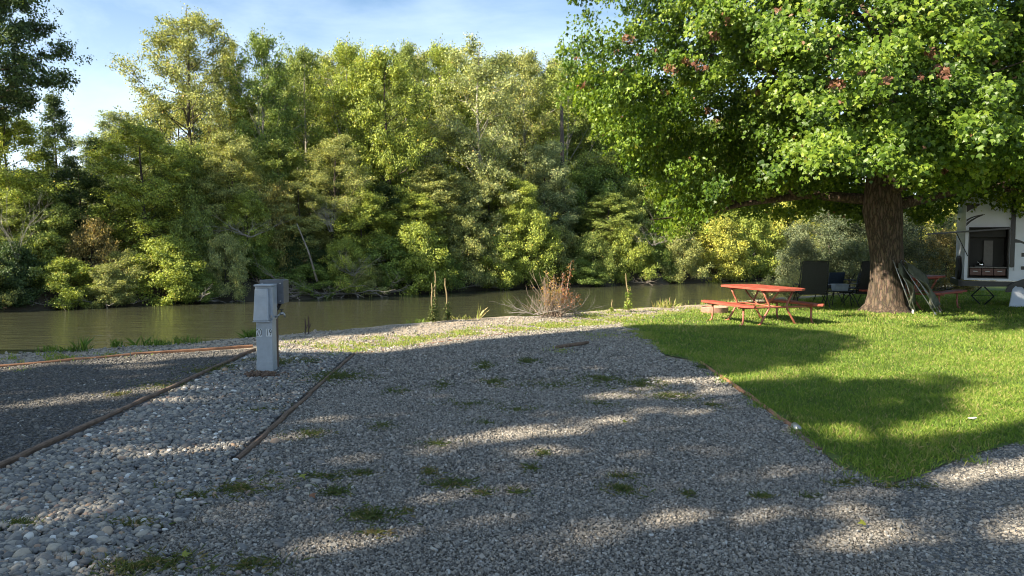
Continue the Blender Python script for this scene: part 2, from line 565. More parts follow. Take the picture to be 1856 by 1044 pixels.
# ------------------------------------------------------------------ tree generator (unit: metres, base at origin)
def make_tree_mesh(seed, h, base, rad, prof, elev, nprim, nsec, nblob, nleaf, leaf, sig, trunk_r=0.16, bark='bark_dark', lean=0.0, gaps=0.0):
    """prof(t) crown radius factor for t = 0 (crown base) .. 1 (top)"""
    rg = np.random.default_rng(seed)
    rd = random.Random(seed)
    mb = MB()
    # trunk
    tp = []
    wx = wy = 0
    N = 9
    for i in range(N + 1):
        f = i / N
        tp.append(Vector((wx + lean * f * h, wy, f * h * 0.97)))
        wx += rd.uniform(-1, 1) * h * 0.008
        wy += rd.uniform(-1, 1) * h * 0.008
    mb.tube(tp, [trunk_r * (1 - 0.93 * (i / N)) + 0.006 for i in range(N + 1)], 8)
    def trunk_at(z):
        f = min(max(z / (h * 0.97), 0), 0.999) * N
        i = int(f)
        return tp[i].lerp(tp[i + 1], f - i)
    blobs = []
    for i in range(nprim):
        t = (i + rd.random()) / nprim
        z0 = h * (base + (0.95 - base) * t)
        az = i * 2.399963 + rd.uniform(-0.5, 0.5)
        rr = rad * prof(t) * rd.uniform(0.72, 1.12)
        el = elev(t) + rd.uniform(-0.15, 0.15)
        # start lower on the trunk so that the tip ends at height ~z0
        st = max(z0 - rr * math.tan(el) * 0.75, h * base * 0.55)
        p0 = trunk_at(st)
        tip = trunk_at(z0) + Vector((math.cos(az) * rr, math.sin(az) * rr, rr * 0.12 * rd.uniform(-0.5, 1)))
        mid = p0.lerp(tip, 0.5) + Vector((0, 0, -0.05 * rr)) + Vector((rd.uniform(-1, 1), rd.uniform(-1, 1), 0)) * 0.06 * rr
        pts = [p0, p0.lerp(mid, .5), mid, mid.lerp(tip, 0.5) + Vector((0, 0, 0.03 * rr)), tip]
        br = max(trunk_r * (1 - st / h) * 0.42, 0.014)
        mb.tube(pts, [br, br * .8, br * 0.6, br * .4, 0.006], 5, False)
        d = (tip - p0)
        ln = d.length
        for j in range(nsec):
            f = rd.uniform(0.3, 1.0)
            q = p0.lerp(tip, f)
            a2 = az + rd.choice((-1, 1)) * rd.uniform(0.3, 1.3)
            l2 = ln * 0.42 * (1.15 - 0.5 * f) * rd.uniform(0.5, 1.1)
            q2 = q + Vector((math.cos(a2), math.sin(a2), rd.uniform(-0.1, 0.75) if el > 0.2 else rd.uniform(-0.4, 0.5))) * l2
            mb.tube([q, q.lerp(q2, .5) + Vector((0, 0, -.02)), q2], [0.02 * h / 12, 0.013 * h / 12, 0.005], 4, False)
            for k in range(nblob * 2):
                g = rd.uniform(0.2, 1.08)
                if rd.random() < gaps: continue
                b = q.lerp(q2, g) + Vector((rd.gauss(0, 1), rd.gauss(0, 1), rd.gauss(0, .8))) * sig * .8
                blobs.append((b.x, b.y, b.z, rd.random()))
        blobs.append((tip.x, tip.y, tip.z, rd.random()))
    blobs.append((tp[-1].x, tp[-1].y, tp[-1].z, rd.random()))
    B = np.array(blobs)
    nb = len(B)
    cnt = rg.poisson(nleaf * .88 * rg.uniform(.3, 1.7, nb))
    rep = np.repeat(np.arange(nb), cnt)
    sg = (sig * .62 * rg.uniform(0.6, 1.5, nb))[rep][:, None]
    off = rg.normal(size=(len(rep), 3)) * sg * np.array([1, 1, 0.62])
    pos = B[rep, :3] + off
    ctr = np.array([lean * h * .6, 0, h * (base + 0.45 * (1 - base))])
    out = unit(B[rep, :3] - ctr)
    nr = off / sg * 0.28 + out * 0.42 + np.array([0, 0, 0.45]) + rg.normal(size=off.shape) * 0.85
    size = leaf * 0.76 * rg.uniform(0.6, 1.35, len(rep))
    tint = np.clip(0.20 + 0.48 * B[rep, 3] + rg.normal(size=len(rep)) * 0.22, 0, 0.9)
    tint[rg.random(len(rep)) < 0.012] = 0.97
    crown = leaves_mesh('crown', pos, nr, size, tint, M['leaf'], 'kite', 0.72, rng=rg)
    tm = bpy.data.meshes.new('trunk')
    tm.from_pydata(mb.v, [], mb.f)
    tm.materials.append(M[bark])
    tm.polygons.foreach_set('use_smooth', [True] * len(tm.polygons))
    return dict(crown=crown, trunk=tm, h=h, r=rad)

oval = lambda t: max(0.30, math.sqrt(max(0, 1 - t ** 2.6)) * (0.6 + 0.4 * min(1, t * 3.5)))
cone = lambda t: max(0.08, (1.0 - t) ** 0.75 * (0.55 + 0.45 * min(1, t * 5)))
poplar = lambda t: max(0.30, math.sqrt(max(0, 1 - t ** 3.2)) * (0.62 + 0.38 * min(1, t * 3)))
broad = lambda t: max(0.2, (1 - t ** 3) ** 0.5)
dome = lambda t: max(0.15, math.sqrt(max(0, 1 - t * t)))

V = {}
up = lambda a: (lambda t: a)
V['oval1'] = make_tree_mesh(11, 12, 0.18, 3.0, oval, up(0.7), 42, 5, 4, 42, 0.15, 0.26)
V['oval2'] = make_tree_mesh(12, 12, 0.15, 3.2, oval, up(0.6), 46, 5, 4, 40, 0.15, 0.28)
V['high'] = make_tree_mesh(31, 14, 0.52, 3.6, oval, up(0.35), 40, 6, 4, 42, 0.15, 0.27, 0.22)
V['poplar1'] = make_tree_mesh(13, 13, 0.14, 2.5, poplar, up(1.05), 48, 5, 4, 38, 0.14, 0.25, bark='bark_pale')
V['poplar2'] = make_tree_mesh(14, 13, 0.16, 2.7, poplar, up(0.95), 46, 5, 4, 38, 0.14, 0.26, bark='bark_pale')
V['loose'] = make_tree_mesh(15, 14, 0.36, 3.2, oval, up(0.9), 40, 6, 5, 32, 0.13, 0.26, 0.17, 'bark_dark', 0.02, 0.2)
V['cotton'] = make_tree_mesh(16, 13, 0.2, 3.5, oval, up(0.75), 40, 6, 4, 38, 0.14, 0.27, 0.2, 'bark_pale', -0.01, 0.12)
V['spire'] = make_tree_mesh(17, 10, 0.1, 2.2, cone, up(0.5), 40, 4, 4, 26, 0.13, 0.22, 0.12, 'bark_dark', 0, 0.2)
V['bushy1'] = make_tree_mesh(18, 7, 0.06, 2.8, broad, up(0.5), 40, 5, 4, 40, 0.15, 0.26, 0.1)
V['bushy2'] = make_tree_mesh(19, 7, 0.05, 3.0, dome, up(0.35), 42, 5, 4, 38, 0.14, 0.26, 0.1)
V['shrub1'] = make_tree_mesh(20, 3.6, 0.02, 2.1, dome, up(0.3), 34, 5, 4, 36, 0.13, 0.21, 0.06)
V['shrub2'] = make_tree_mesh(21, 3.6, 0.02, 2.3, broad, up(0.35), 34, 5, 3, 38, 0.12, 0.22, 0.06)
V['shrub3'] = make_tree_mesh(22, 3.2, 0.02, 2.2, dome, up(0.25), 30, 5, 4, 26, 0.11, 0.24, 0.06, 'bark_dark', 0, 0.2)
V['olive'] = make_tree_mesh(23, 5.0, 0.08, 2.6, broad, up(0.6), 36, 6, 4, 44, 0.09, 0.24, 0.09, 'bark_dark', 0, 0.2)

# far bank: depth of the water's edge along each picture column
FAR = [(-900, 19.5), (-400, 24.0), (0, 28.6), (350, 32.6), (700, 37.7), (960, 44.0), (1200, 48.0), (1330, 52.0), (1500, 58), (1900, 74), (2600, 110)]
def far_depth(px):
    return float(np.interp(px, [a for a, b in FAR], [b for a, b in FAR]))
FAR_XY = [((px - 928) / 1402 * d, d) for px, d in FAR]
FX = np.array([-400] + [a for a, b in FAR_XY] + [600])
FY = np.array([FAR_XY[0][1] - 0.25 * (400 + FAR_XY[0][0])] + [b for a, b in FAR_XY] + [FAR_XY[-1][1] + 150])

def hsv_tree(name, px, top, wpx, setback, var, color, label, cat='tree', group=None, Y=None, z0=0.15, rz=None, part_names=('trunk', 'crown')):
    d = Y if Y is not None else far_depth(px) + setback
    X = (px - 928) / 1402 * d
    ztop = P(px, top, d).z
    h = ztop - z0
    v = V[var]
    sz = h / v['h']
    sxy = (wpx / 1402 * d) / (2 * v['r'] * 1.05)
    root = empty(name, (X, d, z0), 0, label, cat, group)
    rz = random.uniform(0, 6.28) if rz is None else rz
    tr = obj(part_names[0], v['trunk'], root)
    cw = obj(part_names[1], v['crown'], root)
    for o in (tr, cw):
        o.scale = (sxy, sxy, sz)
        o.rotation_euler = (0, 0, rz)
    cw.color = (*color, 1)
    return root

YEL = (0.235, 0.24, 0.06)
YGR = (0.19, 0.225, 0.055)
GRN = (0.115, 0.16, 0.045)
MID = (0.155, 0.19, 0.06)
OLV = (0.195, 0.21, 0.09)
GRY = (0.215, 0.235, 0.12)
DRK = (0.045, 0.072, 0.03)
BLG = (0.17, 0.20, 0.12)

T = 'tree'
far_trees = [
    # px, top, width, setback, variant, colour, label
    (-30, -95, 290, 1.5, 'high', DRK, 'huge dark blue green tree cut off by the left edge of the photo'),
    (20, 190, 190, 3.5, 'oval1', YGR, 'sunlit yellow green tree below the huge dark tree at the left edge'),
    (112, 155, 130, 4.5, 'spire', DRK, 'dark pointed tree standing alone against the sky in the left gap'),
    (172, 235, 110, 7.0, 'spire', DRK, 'low dark tree top at the bottom of the sky gap'),
    (225, 195, 150, 7.5, 'poplar2', BLG, 'pale grey green tree on the right side of the sky gap'),
    (350, -8, 215, 6.5, 'loose', OLV, 'tallest loose airy cottonwood with branches showing against the sky'),
    (415, 60, 90, 9.0, 'loose', YEL, 'thin yellowing tree tucked behind the tallest airy cottonwood'),
    (478, 38, 125, 6.5, 'poplar1', GRN, 'dense darker poplar just right of the tallest airy cottonwood'),
    (560, 72, 130, 9.5, 'poplar2', MID, 'narrow poplar in the notch right of the dense darker poplar'),
    (628, 55, 125, 7.5, 'poplar1', YGR, 'bright poplar with rounded tip left of the big full green tree'),
    (703, 78, 165, 5.5, 'oval1', YGR, 'big full bright green tree with a deeply shaded right side'),
    (742, 62, 110, 11.0, 'poplar2', MID, 'tree tip rising behind the big full bright green tree'),
    (795, 58, 110, 10.5, 'poplar1', YGR, 'slim bright tree top between the full green tree and the pale cottonwood'),
    (872, 62, 215, 5.5, 'cotton', GRY, 'wide pale grey green cottonwood with whitish branches mid photo'),
    (955, 78, 130, 9.5, 'poplar2', OLV, 'olive poplar behind the right shoulder of the pale cottonwood'),
    (1025, 92, 140, 8.5, 'poplar1', MID, 'poplar partly hidden by the left edge of the maple'),
    (1110, 110, 170, 9.0, 'oval2', GRN, 'tall green tree seen through the left side of the maple'),
    (1210, 150, 180, 9.0, 'poplar2', MID, 'far tree hidden mostly behind the maple crown'),
    (1330, 190, 220, 10.0, 'oval1', OLV, 'far tree behind the underside of the maple crown'),
    # middle storey
    (70, 345, 160, 3.0, 'bushy1', MID, 'mid green bushy tree low at the far left of the wood'),
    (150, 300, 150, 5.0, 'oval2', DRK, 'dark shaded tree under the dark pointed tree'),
    (262, 215, 190, 2.8, 'oval1', YGR, 'broad sunlit yellow green tree below the grey green one'),
    (338, 255, 130, 4.0, 'bushy1', MID, 'rounded green tree under the trunk of the tallest cottonwood'),
    (425, 235, 150, 3.5, 'oval2', OLV, 'olive tree with dead twigs between the cottonwood and the pedestal'),
    (510, 250, 140, 4.5, 'oval1', MID, 'mid green tree under the dense darker poplar'),
    (595, 235, 150, 3.2, 'loose', OLV, 'light olive tree with thin stems left of the deep shadow'),
    (655, 130, 110, 8.0, 'oval2', GRN, 'green tree crowded between the bright poplar and the full green tree'),
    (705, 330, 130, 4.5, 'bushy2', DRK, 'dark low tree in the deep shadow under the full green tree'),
    (790, 295, 140, 3.0, 'oval1', OLV, 'olive tree below and left of the pale cottonwood'),
    (885, 300, 150, 3.2, 'bushy1', GRY, 'grey green bushy tree under the pale cottonwood'),
    (985, 250, 130, 4.0, 'oval2', BLG, 'blue green tree with straight top left of the maple edge'),
    (1060, 300, 130, 6.0, 'bushy1', GRN, 'dark tree with bare trunks showing left of the maple'),
    (1150, 320, 150, 5.0, 'bushy2', MID, 'mid green tree under the lower left edge of the maple'),
    (1250, 330, 170, 6.0, 'bushy1', YGR, 'yellow green tree directly below the maple crown'),
    (545, 325, 130, 2.4, 'oval1', OLV, 'olive tree with a rounded head above the dark hollow bush'),
    (450, 345, 120, 2.2, 'bushy2', YGR, 'low leafy yellow green tree straight above the pedestal'),
    (655, 345, 130, 2.4, 'bushy1', YGR, 'leafy tree above the yellow bush with hanging grey twigs'),
    (752, 345, 120, 2.0, 'oval1', YGR, 'yellow green tree rising behind the sunny bush at the mullein stalks'),
    (935, 320, 130, 2.2, 'oval2', YGR, 'yellow green tree between the grey green and blue green trees'),
    (1100, 345, 120, 2.6, 'oval1', MID, 'green tree in front of the dark tree with bare trunks'),
    (20, 360, 130, 2.6, 'oval1', MID, 'green tree behind the bare white dead tree'),
    (1400, 330, 220, 8.0, 'bushy2', OLV, 'olive tree far back under the maple'),
]
for i, (px, top, w, sb, var, colr, lab) in enumerate(far_trees):
    hsv_tree('cottonwood_tree' if var in ('loose', 'cotton', 'poplar1', 'poplar2') else 'riverbank_tree', px, top, w, sb, var, colr, lab, 'tree', 'trees on the far bank')

far_shrubs = [
    (-45, 450, 120, 0.3, 'shrub2', OLV, 'olive bush cut by the left edge of the photo at the water'),
    (190, 480, 90, 0.1, 'shrub1', OLV, 'small olive bush low at the water between the two yellow green bushes'),
    (660, 480, 90, 0.1, 'shrub3', OLV, 'small thin olive bush at the water left of the mullein stalks'),
    (1050, 470, 90, 0.2, 'shrub2', GRN, 'low green bush at the water right of the dry red bush'),
    (360, 490, 80, 0.1, 'shrub1', GRN, 'low green bush behind the driftwood left of the pedestal'),
    (560, 480, 100, 0.6, 'shrub1', GRN, 'low green bush in shade right of the dark box'),
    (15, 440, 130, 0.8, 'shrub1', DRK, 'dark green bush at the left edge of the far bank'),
    (62, 405, 120, 2.0, 'shrub2', MID, 'green bush behind the bare white branches at far left'),
    (118, 470, 125, 0.4, 'shrub1', YGR, 'rounded pale yellow green bush overhanging the water at far left'),
    (165, 400, 130, 1.8, 'shrub3', (0.20, 0.16, 0.075), 'brownish leaved bush above the rounded yellow green one'),
    (225, 455, 120, 1.0, 'shrub2', OLV, 'olive bush between the two yellow green bushes at left'),
    (300, 430, 135, 0.5, 'shrub1', YGR, 'bright bush hanging over the driftwood left of the pedestal'),
    (355, 380, 120, 2.2, 'shrub2', MID, 'taller green bush behind the bright overhanging one'),
    (408, 425, 85, 0.3, 'shrub2', GRY, 'grey leaved bush just left of the pedestal'),
    (470, 440, 110, 1.6, 'shrub1', GRN, 'green bush behind the pedestal and its dark box'),
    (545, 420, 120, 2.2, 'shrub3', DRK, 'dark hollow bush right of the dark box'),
    (505, 340, 100, 2.5, 'shrub3', (0.21, 0.19, 0.07), 'tawny thin bush above the pedestal'),
    (625, 435, 95, 0.5, 'shrub2', YGR, 'yellow bush beside the hanging grey twigs'),
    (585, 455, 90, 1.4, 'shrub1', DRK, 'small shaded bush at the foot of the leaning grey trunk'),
    (700, 430, 120, 1.0, 'shrub1', GRN, 'deep green bush over the bank left of the mullein stalks'),
    (752, 405, 125, 0.4, 'shrub1', YGR, 'sunny bush behind the tall mullein stalks'),
    (800, 450, 95, 0.2, 'shrub3', GRN, 'feathery green willow bush right above the mullein stalks'),
    (848, 395, 120, 0.8, 'shrub2', OLV, 'olive bush mid bank below the grey green tree'),
    (905, 430, 110, 0.3, 'shrub1', YGR, 'low bright bush over the water right of the middle'),
    (960, 380, 130, 0.6, 'shrub2', YGR, 'tall yellowish bush behind the dry red bush'),
    (1010, 410, 100, 1.6, 'shrub1', OLV, 'olive bush rising above the dry red bush'),
    (1075, 425, 100, 0.8, 'shrub3', MID, 'duller bush in shade left of the yellow layered one'),
    (1140, 408, 95, 0.9, 'shrub2', YGR, 'yellow layered bush behind the single mullein stalk'),
    (1185, 430, 80, 1.4, 'shrub1', GRN, 'dark green bush right of the yellow layered one'),
    (1232, 410, 90, 0.3, 'shrub2', OLV, 'greyish bush trailing into the water left of the picnic table'),
    (1300, 395, 110, 0.8, 'shrub1', YEL, 'golden bush on the far bank above the left end of the table'),
    (1360, 385, 110, 0.6, 'shrub2', YGR, 'yellow green bush on the far bank above the picnic table'),
    (1425, 370, 130, 0.8, 'shrub1', YEL, 'golden green bush behind the silver bush'),
    (1500, 375, 150, 1.0, 'shrub2', OLV, 'olive bush behind the first black lounger'),
]
for (px, top, w, sb, var, colr, lab) in far_shrubs:
    hsv_tree('bank_shrub', px, top, w, sb, var, colr, lab, 'shrub', 'shrubs along the far bank', z0=-0.85, part_names=('stems', 'foliage'))

# wood behind, filling between trunks; its inner shade is put into dark leaf colours
back = [(545, 95), (590, 88), (660, 82), (690, 95), (765, 78), (830, 82), (905, 84), (985, 92), (1055, 118), (1000, 110), (520, 110), (-60, 120), (60, 300), (160, 330), (250, 290), (330, 170), (400, 230), (450, 180), (520, 160), (590, 150), (660, 160), (735, 150),
        (800, 170), (860, 150), (930, 160), (1000, 175), (1070, 180), (1150, 200), (1240, 220), (1340, 240), (1450, 250), (1560, 260), (1680, 250), (1800, 250)]
ROW = ['back row tree top in the notch left of the bright rounded poplar', 'back row tree top peeping just left of the bright rounded poplar',
       'back row tree top between the bright rounded poplar and the full green tree', 'back row tree top over the left shoulder of the full green tree',
       'back row tree top right of the tip behind the full green tree', 'back row tree top over the left shoulder of the pale cottonwood',
       'back row tree top over the right shoulder of the pale cottonwood', 'back row tree top right of the olive poplar',
       'back row tree top touching the left edge of the maple crown', 'back row tree top left of the poplar hidden by the maple',
       'back row tree top just right of the dense darker poplar']
for i, (px, top) in enumerate(back):
    lab = ROW[i] if i < 11 else 'shaded tree filling the gaps deep inside the far wood'
    hsv_tree('background_tree', px, top, 130 if i < 11 else 190, 15 + (i % 3) * 2.5,
             ('oval2', 'oval1', 'bushy1')[i % 3] if i >= 11 else ('poplar1', 'poplar2', 'oval1')[i % 3],
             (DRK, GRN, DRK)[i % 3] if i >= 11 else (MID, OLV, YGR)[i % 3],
             lab, 'tree', 'trees deep in the far wood')

# near bank, right: grey green willows behind the loungers and the trailer
near_trees = [  # willow leaf colours darkened to hold the maple's shade
    (1500, 375, 170, 29.0, 'olive', (0.085, 0.105, 0.07), 'grey green willow behind the first black lounger'),
    (1590, 345, 190, 27.5, 'olive', (0.075, 0.095, 0.065), 'grey green willow directly behind the maple trunk'),
    (1670, 360, 170, 28.5, 'olive', (0.08, 0.10, 0.065), 'thin grey willow between the maple trunk and the trailer'),
    (1735, 330, 150, 33.0, 'bushy1', YEL, 'golden tree peeping out behind the rear of the trailer'),
    (1850, 300, 260, 36.0, 'oval2', GRN, 'green tree behind the travel trailer'),
    (1450, 425, 90, 25.5, 'shrub3', (0.11, 0.13, 0.09), 'small grey willow bush left of the first black lounger'),
    (1540, 440, 130, 25.0, 'shrub3', (0.09, 0.11, 0.065), 'scrubby bush low behind the small black table'),
    (1640, 430, 130, 25.5, 'shrub3', (0.10, 0.105, 0.06), 'scrubby bush low behind the folded chairs'),
    (1715, 420, 120, 26.0, 'shrub2', (0.22, 0.18, 0.09), 'tan leaved bush left of the trailer kitchen'),
]
for (px, top, w, Y, var, colr, lab) in near_trees:
    hsv_tree('willow_tree' if var == 'olive' else ('bank_shrub' if 'bush' in lab else 'riverbank_tree'), px, top, w, 0, var, colr, lab,
             'shrub' if 'bush' in lab else 'tree', 'growth behind the campsite', Y=Y, z0=0.0)

# ------------------------------------------------------------------ terrain
NEAR_PX = [(-900, 720), (-300, 665), (0, 641), (250, 627), (460, 610), (600, 598), (700, 589), (850, 577), (1000, 569), (1100, 561), (1230, 554), (1310, 548), (1400, 540), (1560, 528), (1856, 512)]
CREST = 0.03
NEAR_XY = [tuple(G(a, b, CREST))[:2] for a, b in NEAR_PX]
NXA = np.array([-400] + [a for a, b in NEAR_XY] + [600])
NYA = np.array([NEAR_XY[0][1] - 120] + [b for a, b in NEAR_XY] + [NEAR_XY[-1][1] + 300])

def vnoise(x, y, s, seed=0):
    return (np.sin(x * s * 1.7 + seed) * np.cos(y * s * 1.3 + seed * 2.1) + np.sin((x + y) * s * 2.9 + seed * 1.3) * 0.5
            + np.sin((x - y * 1.3) * s * 5.3 + seed * .7) * 0.25) / 1.75

def ground_z(x, y):
    x = np.asarray(x, dtype=float)
    y = np.asarray(y, dtype=float)
    e = np.interp(x, NXA, NYA) - y + 0.16 * vnoise(x, y, 1.1, 3)         # >0 on our side of the bank
    f = y - np.interp(x, FX, FY) + 0.5 * vnoise(x, y, 0.8, 5)            # >0 on the far side
    berm = (CREST + 0.022 * vnoise(x, y, 2.0, 9)) * np.exp(-((e - 0.35) / 0.75) ** 2)
    z = np.where(e > 0, berm, 0)
    z = np.where(e <= 0, np.maximum(berm + e * 0.62, -1.6), z)
    zf = np.where(f < 0, -1.6 + np.clip((f + 2.5) / 2.5, 0, 1) * 0.72, -0.88 + np.clip(f / 0.9, 0, 1) * 0.75 + np.clip((f - .9) / 3, 0, 1) * 0.3)
    return np.where(f > -2.5, np.maximum(z, zf), z)

xs = np.concatenate([-np.geomspace(500, 32, 14), np.arange(-30, 40, 0.3), np.geomspace(41, 700, 16)])
ys = np.concatenate([np.array([-60, -40, -25, -15, -8, -4, -1, 1.5, 3, 4.5, 6, 7.5]), np.arange(9, 30, 0.2), np.arange(30, 70, 0.5), np.geomspace(72, 1500, 18)])
XX, YY = np.meshgrid(xs, ys)
ZZ = ground_z(XX, YY)
nx, ny = len(xs), len(ys)
I = np.arange(nx * ny).reshape(ny, nx)
fq = np.stack([I[:-1, :-1], I[:-1, 1:], I[1:, 1:], I[1:, :-1]], axis=-1).reshape(-1)
g = obj('ground', np_mesh('ground', np.stack([XX, YY, ZZ], -1).reshape(-1, 3), fq, 4, M['ground'], smooth=True))
tag(g, kind='structure')
# water
mb = MB()
mb.v = [(-600, -20, -0.9), (900, -20, -0.9), (900, 400, -0.9), (-600, 400, -0.9)]
mb.f = [(0, 1, 2, 3)]
tag(mb.build('river_water', M['water']), kind='structure')

# flat sheets laid on the ground (outlines in world space)
def inpoly(x, y, poly):
    ins = np.zeros(len(x), dtype=bool)
    n = len(poly)
    for i in range(n):
        x0, y0 = poly[i][:2]
        x1, y1 = poly[(i + 1) % n][:2]
        c = ((y0 > y) != (y1 > y)) & (x < (x1 - x0) * (y - y0) / ((y1 - y0) + 1e-12) + x0)
        ins ^= c
    return ins

def sheet(name, poly, mat, z):
    pts = [Vector((p[0], p[1], z)) for p in poly]
    bm = bmesh.new()
    vs = [bm.verts.new(p) for p in pts]
    f = bm.faces.new(vs)
    if f.normal.z < 0 or True:
        bm.normal_update()
        if f.normal.z < 0: f.normal_flip()
    bmesh.ops.triangulate(bm, faces=bm.faces[:])
    me = bpy.data.meshes.new(name)
    bm.to_mesh(me)
    bm.free()
    me.materials.append(mat)
    o = obj(name, me)
    return tag(o, kind='structure')

def poly(px):
    return [tuple(G(a, b))[:2] for a, b in px]

T1a, T1b = G(-120, 905), G(461, 636)         # long timber, left
T2a, T2b = G(430, 835), G(640, 644)          # middle timber
PAD = poly([(-500, 1010), (-120, 908), (0, 853), (150, 787), (300, 718), (455, 640), (456, 634), (380, 638), (250, 645), (100, 658), (0, 668), (-400, 712)])
COB = poly([(-500, 1014), (-120, 911), (0, 856), (150, 790), (300, 721), (455, 643), (500, 632), (645, 641), (560, 718), (500, 775), (430, 838), (395, 900), (300, 965), (170, 1040), (0, 1200), (-500, 1300)])
GRA = poly([(650, 638), (860, 612), (1000, 596), (1150, 588), (1170, 606), (1205, 648), (1268, 660), (1330, 705), (1400, 755), (1445, 786), (1490, 824), (1520, 850), (1620, 880), (1720, 1200), (0, 1205), (170, 1042), (300, 967), (395, 902), (432, 838), (500, 776), (562, 718)])
ROAD = poly([(1622, 882), (1700, 852), (1760, 827), (1856, 800), (2300, 745), (3600, 900), (3000, 1600), (1722, 1200)])
LAWN = poly([(1130, 590), (1175, 575), (1290, 562), (1330, 557), (1400, 547), (1480, 540), (1560, 534), (1650, 528), (1856, 517), (2300, 505), (4200, 520), (3600, 898), (2300, 743), (1856, 798), (1760, 825), (1700, 850), (1622, 878), (1520, 848), (1492, 822), (1448, 780), (1403, 752), (1333, 702), (1270, 657), (1205, 645), (1170, 604)])
def wavy(pl, amp, step=0.35, seed=1):
    out = []
    n = len(pl)
    for i in range(n):
        a, b = np.array(pl[i]), np.array(pl[(i + 1) % n])
        L = np.linalg.norm(b - a)
        k = max(1, min(60, int(L / step)))
        nv = np.array([-(b - a)[1], (b - a)[0]]) / max(L, 1e-6)
        for j in range(k):
            f = j / k
            p = a + (b - a) * f
            w = math.sin(math.pi * f) if k > 1 else 0
            out.append(tuple(p + nv * amp * w * float(vnoise(p[0], p[1], 3.3, seed) + .6 * vnoise(p[0], p[1], 9, seed + 2))))
    return out
sheet('gravel_pad', GRA, M['gravel_sheet'], 0.008)
sheet('cobble_bed', COB, M['cobble_sheet'], 0.004)
sheet('fine_gravel_pad', PAD, M['pad_sheet'], 0.012)
sheet('gravel_road', ROAD, M['road_sheet'], 0.006)
sheet('lawn', wavy(LAWN, 0.07), M['lawn'], 0.016)

# ------------------------------------------------------------------ stones
def ico(sub):
    bm = bmesh.new()
    bmesh.ops.create_icosphere(bm, subdivisions=sub, radius=1)
    v = np.array([tuple(x.co) for x in bm.verts])
    f = np.array([[w.index for w in x.verts] for x in bm.faces])
    bm.free()
    return v, f
ICO1 = ico(1)
ICO2 = ico(2)
CUBE = (np.array([(-1, -1, -1), (1, -1, -1), (1, 1, -1), (-1, 1, -1), (-1, -1, 1), (1, -1, 1), (1, 1, 1), (-1, 1, 1)]) * 0.72,
        np.array([(3, 2, 1, 0), (4, 5, 6, 7), (0, 1, 5, 4), (1, 2, 6, 5), (2, 3, 7, 6), (3, 0, 4, 7)]))

def stones(name, pts, z, size, shape, mat, flat=0.55, jag=0.12, tilt=0.35, smooth=True, tint=None, sink=0.3):
    n = len(pts)
    base, fc = shape
    k = len(base)
    rg = RNG
    sc = np.stack([size * rg.uniform(0.85, 1.35, n), size * rg.uniform(0.65, 1.0, n), size * rg.uniform(flat * 0.75, flat * 1.25, n)], 1)
    az = rg.uniform(0, 2 * np.pi, n)
    tx = rg.normal(0, tilt, n)
    ty = rg.normal(0, tilt, n)
    v = base[None] * (1 + rg.normal(0, jag, (n, k, 1)))
    v = v * sc[:, None, :]
    # tilt about x then y then z
    c, s = np.cos(tx)[:, None], np.sin(tx)[:, None]
    y2 = v[..., 1] * c - v[..., 2] * s
    z2 = v[..., 1] * s + v[..., 2] * c
    c, s = np.cos(ty)[:, None], np.sin(ty)[:, None]
    x3 = v[..., 0] * c + z2 * s
    z3 = -v[..., 0] * s + z2 * c
    c, s = np.cos(az)[:, None], np.sin(az)[:, None]
    x4 = x3 * c - y2 * s
    y4 = x3 * s + y2 * c
    out = np.stack([x4 + pts[:, 0:1], y4 + pts[:, 1:2], z3 + (z + sc[:, 2] * (1 - 2 * sink))[:, None]], -1).reshape(-1, 3)
    fl = (fc[None] + (np.arange(n) * k)[:, None, None]).reshape(-1)
    if tint is None:
        tint = rg.beta(1.5, 1.6, n) * 0.86
        pick = rg.random(n)
        tint = np.where(pick < 0.05, rg.uniform(0.84, 0.92, n), tint)
        tint = np.where(pick > 0.965, rg.uniform(0.93, 1.0, n), tint)
    me = np_mesh(name, out, fl, fc.shape[1], mat, np.repeat(tint, k), smooth)
    o = obj(name, me)
    return o

def scatter(poly_, dens, y0, y1, margin=2.0, jit=0.0):
    P_ = np.array([p[:2] for p in poly_])
    x0, x1 = P_[:, 0].min(), P_[:, 0].max()
    y0 = max(y0, P_[:, 1].min())
    y1 = min(y1, P_[:, 1].max())
    if y1 <= y0: return np.zeros((0, 2))
    n = int((x1 - x0) * (y1 - y0) * dens)
    p = np.stack([RNG.uniform(x0, x1, n), RNG.uniform(y0, y1, n)], 1)
    q = p + (jit * np.stack([vnoise(p[:, 0], p[:, 1], 3.7, 2) + .7 * vnoise(p[:, 0], p[:, 1], 10, 5), vnoise(p[:, 0], p[:, 1], 3.1, 8) + .7 * vnoise(p[:, 0], p[:, 1], 11, 1)], 1) + RNG.normal(0, jit * .4 + 1e-9, p.shape) if jit else 0)
    keep = inpoly(q[:, 0], q[:, 1], poly_) & (np.abs(p[:, 0]) < 0.70 * p[:, 1] + margin)
    return p[keep]

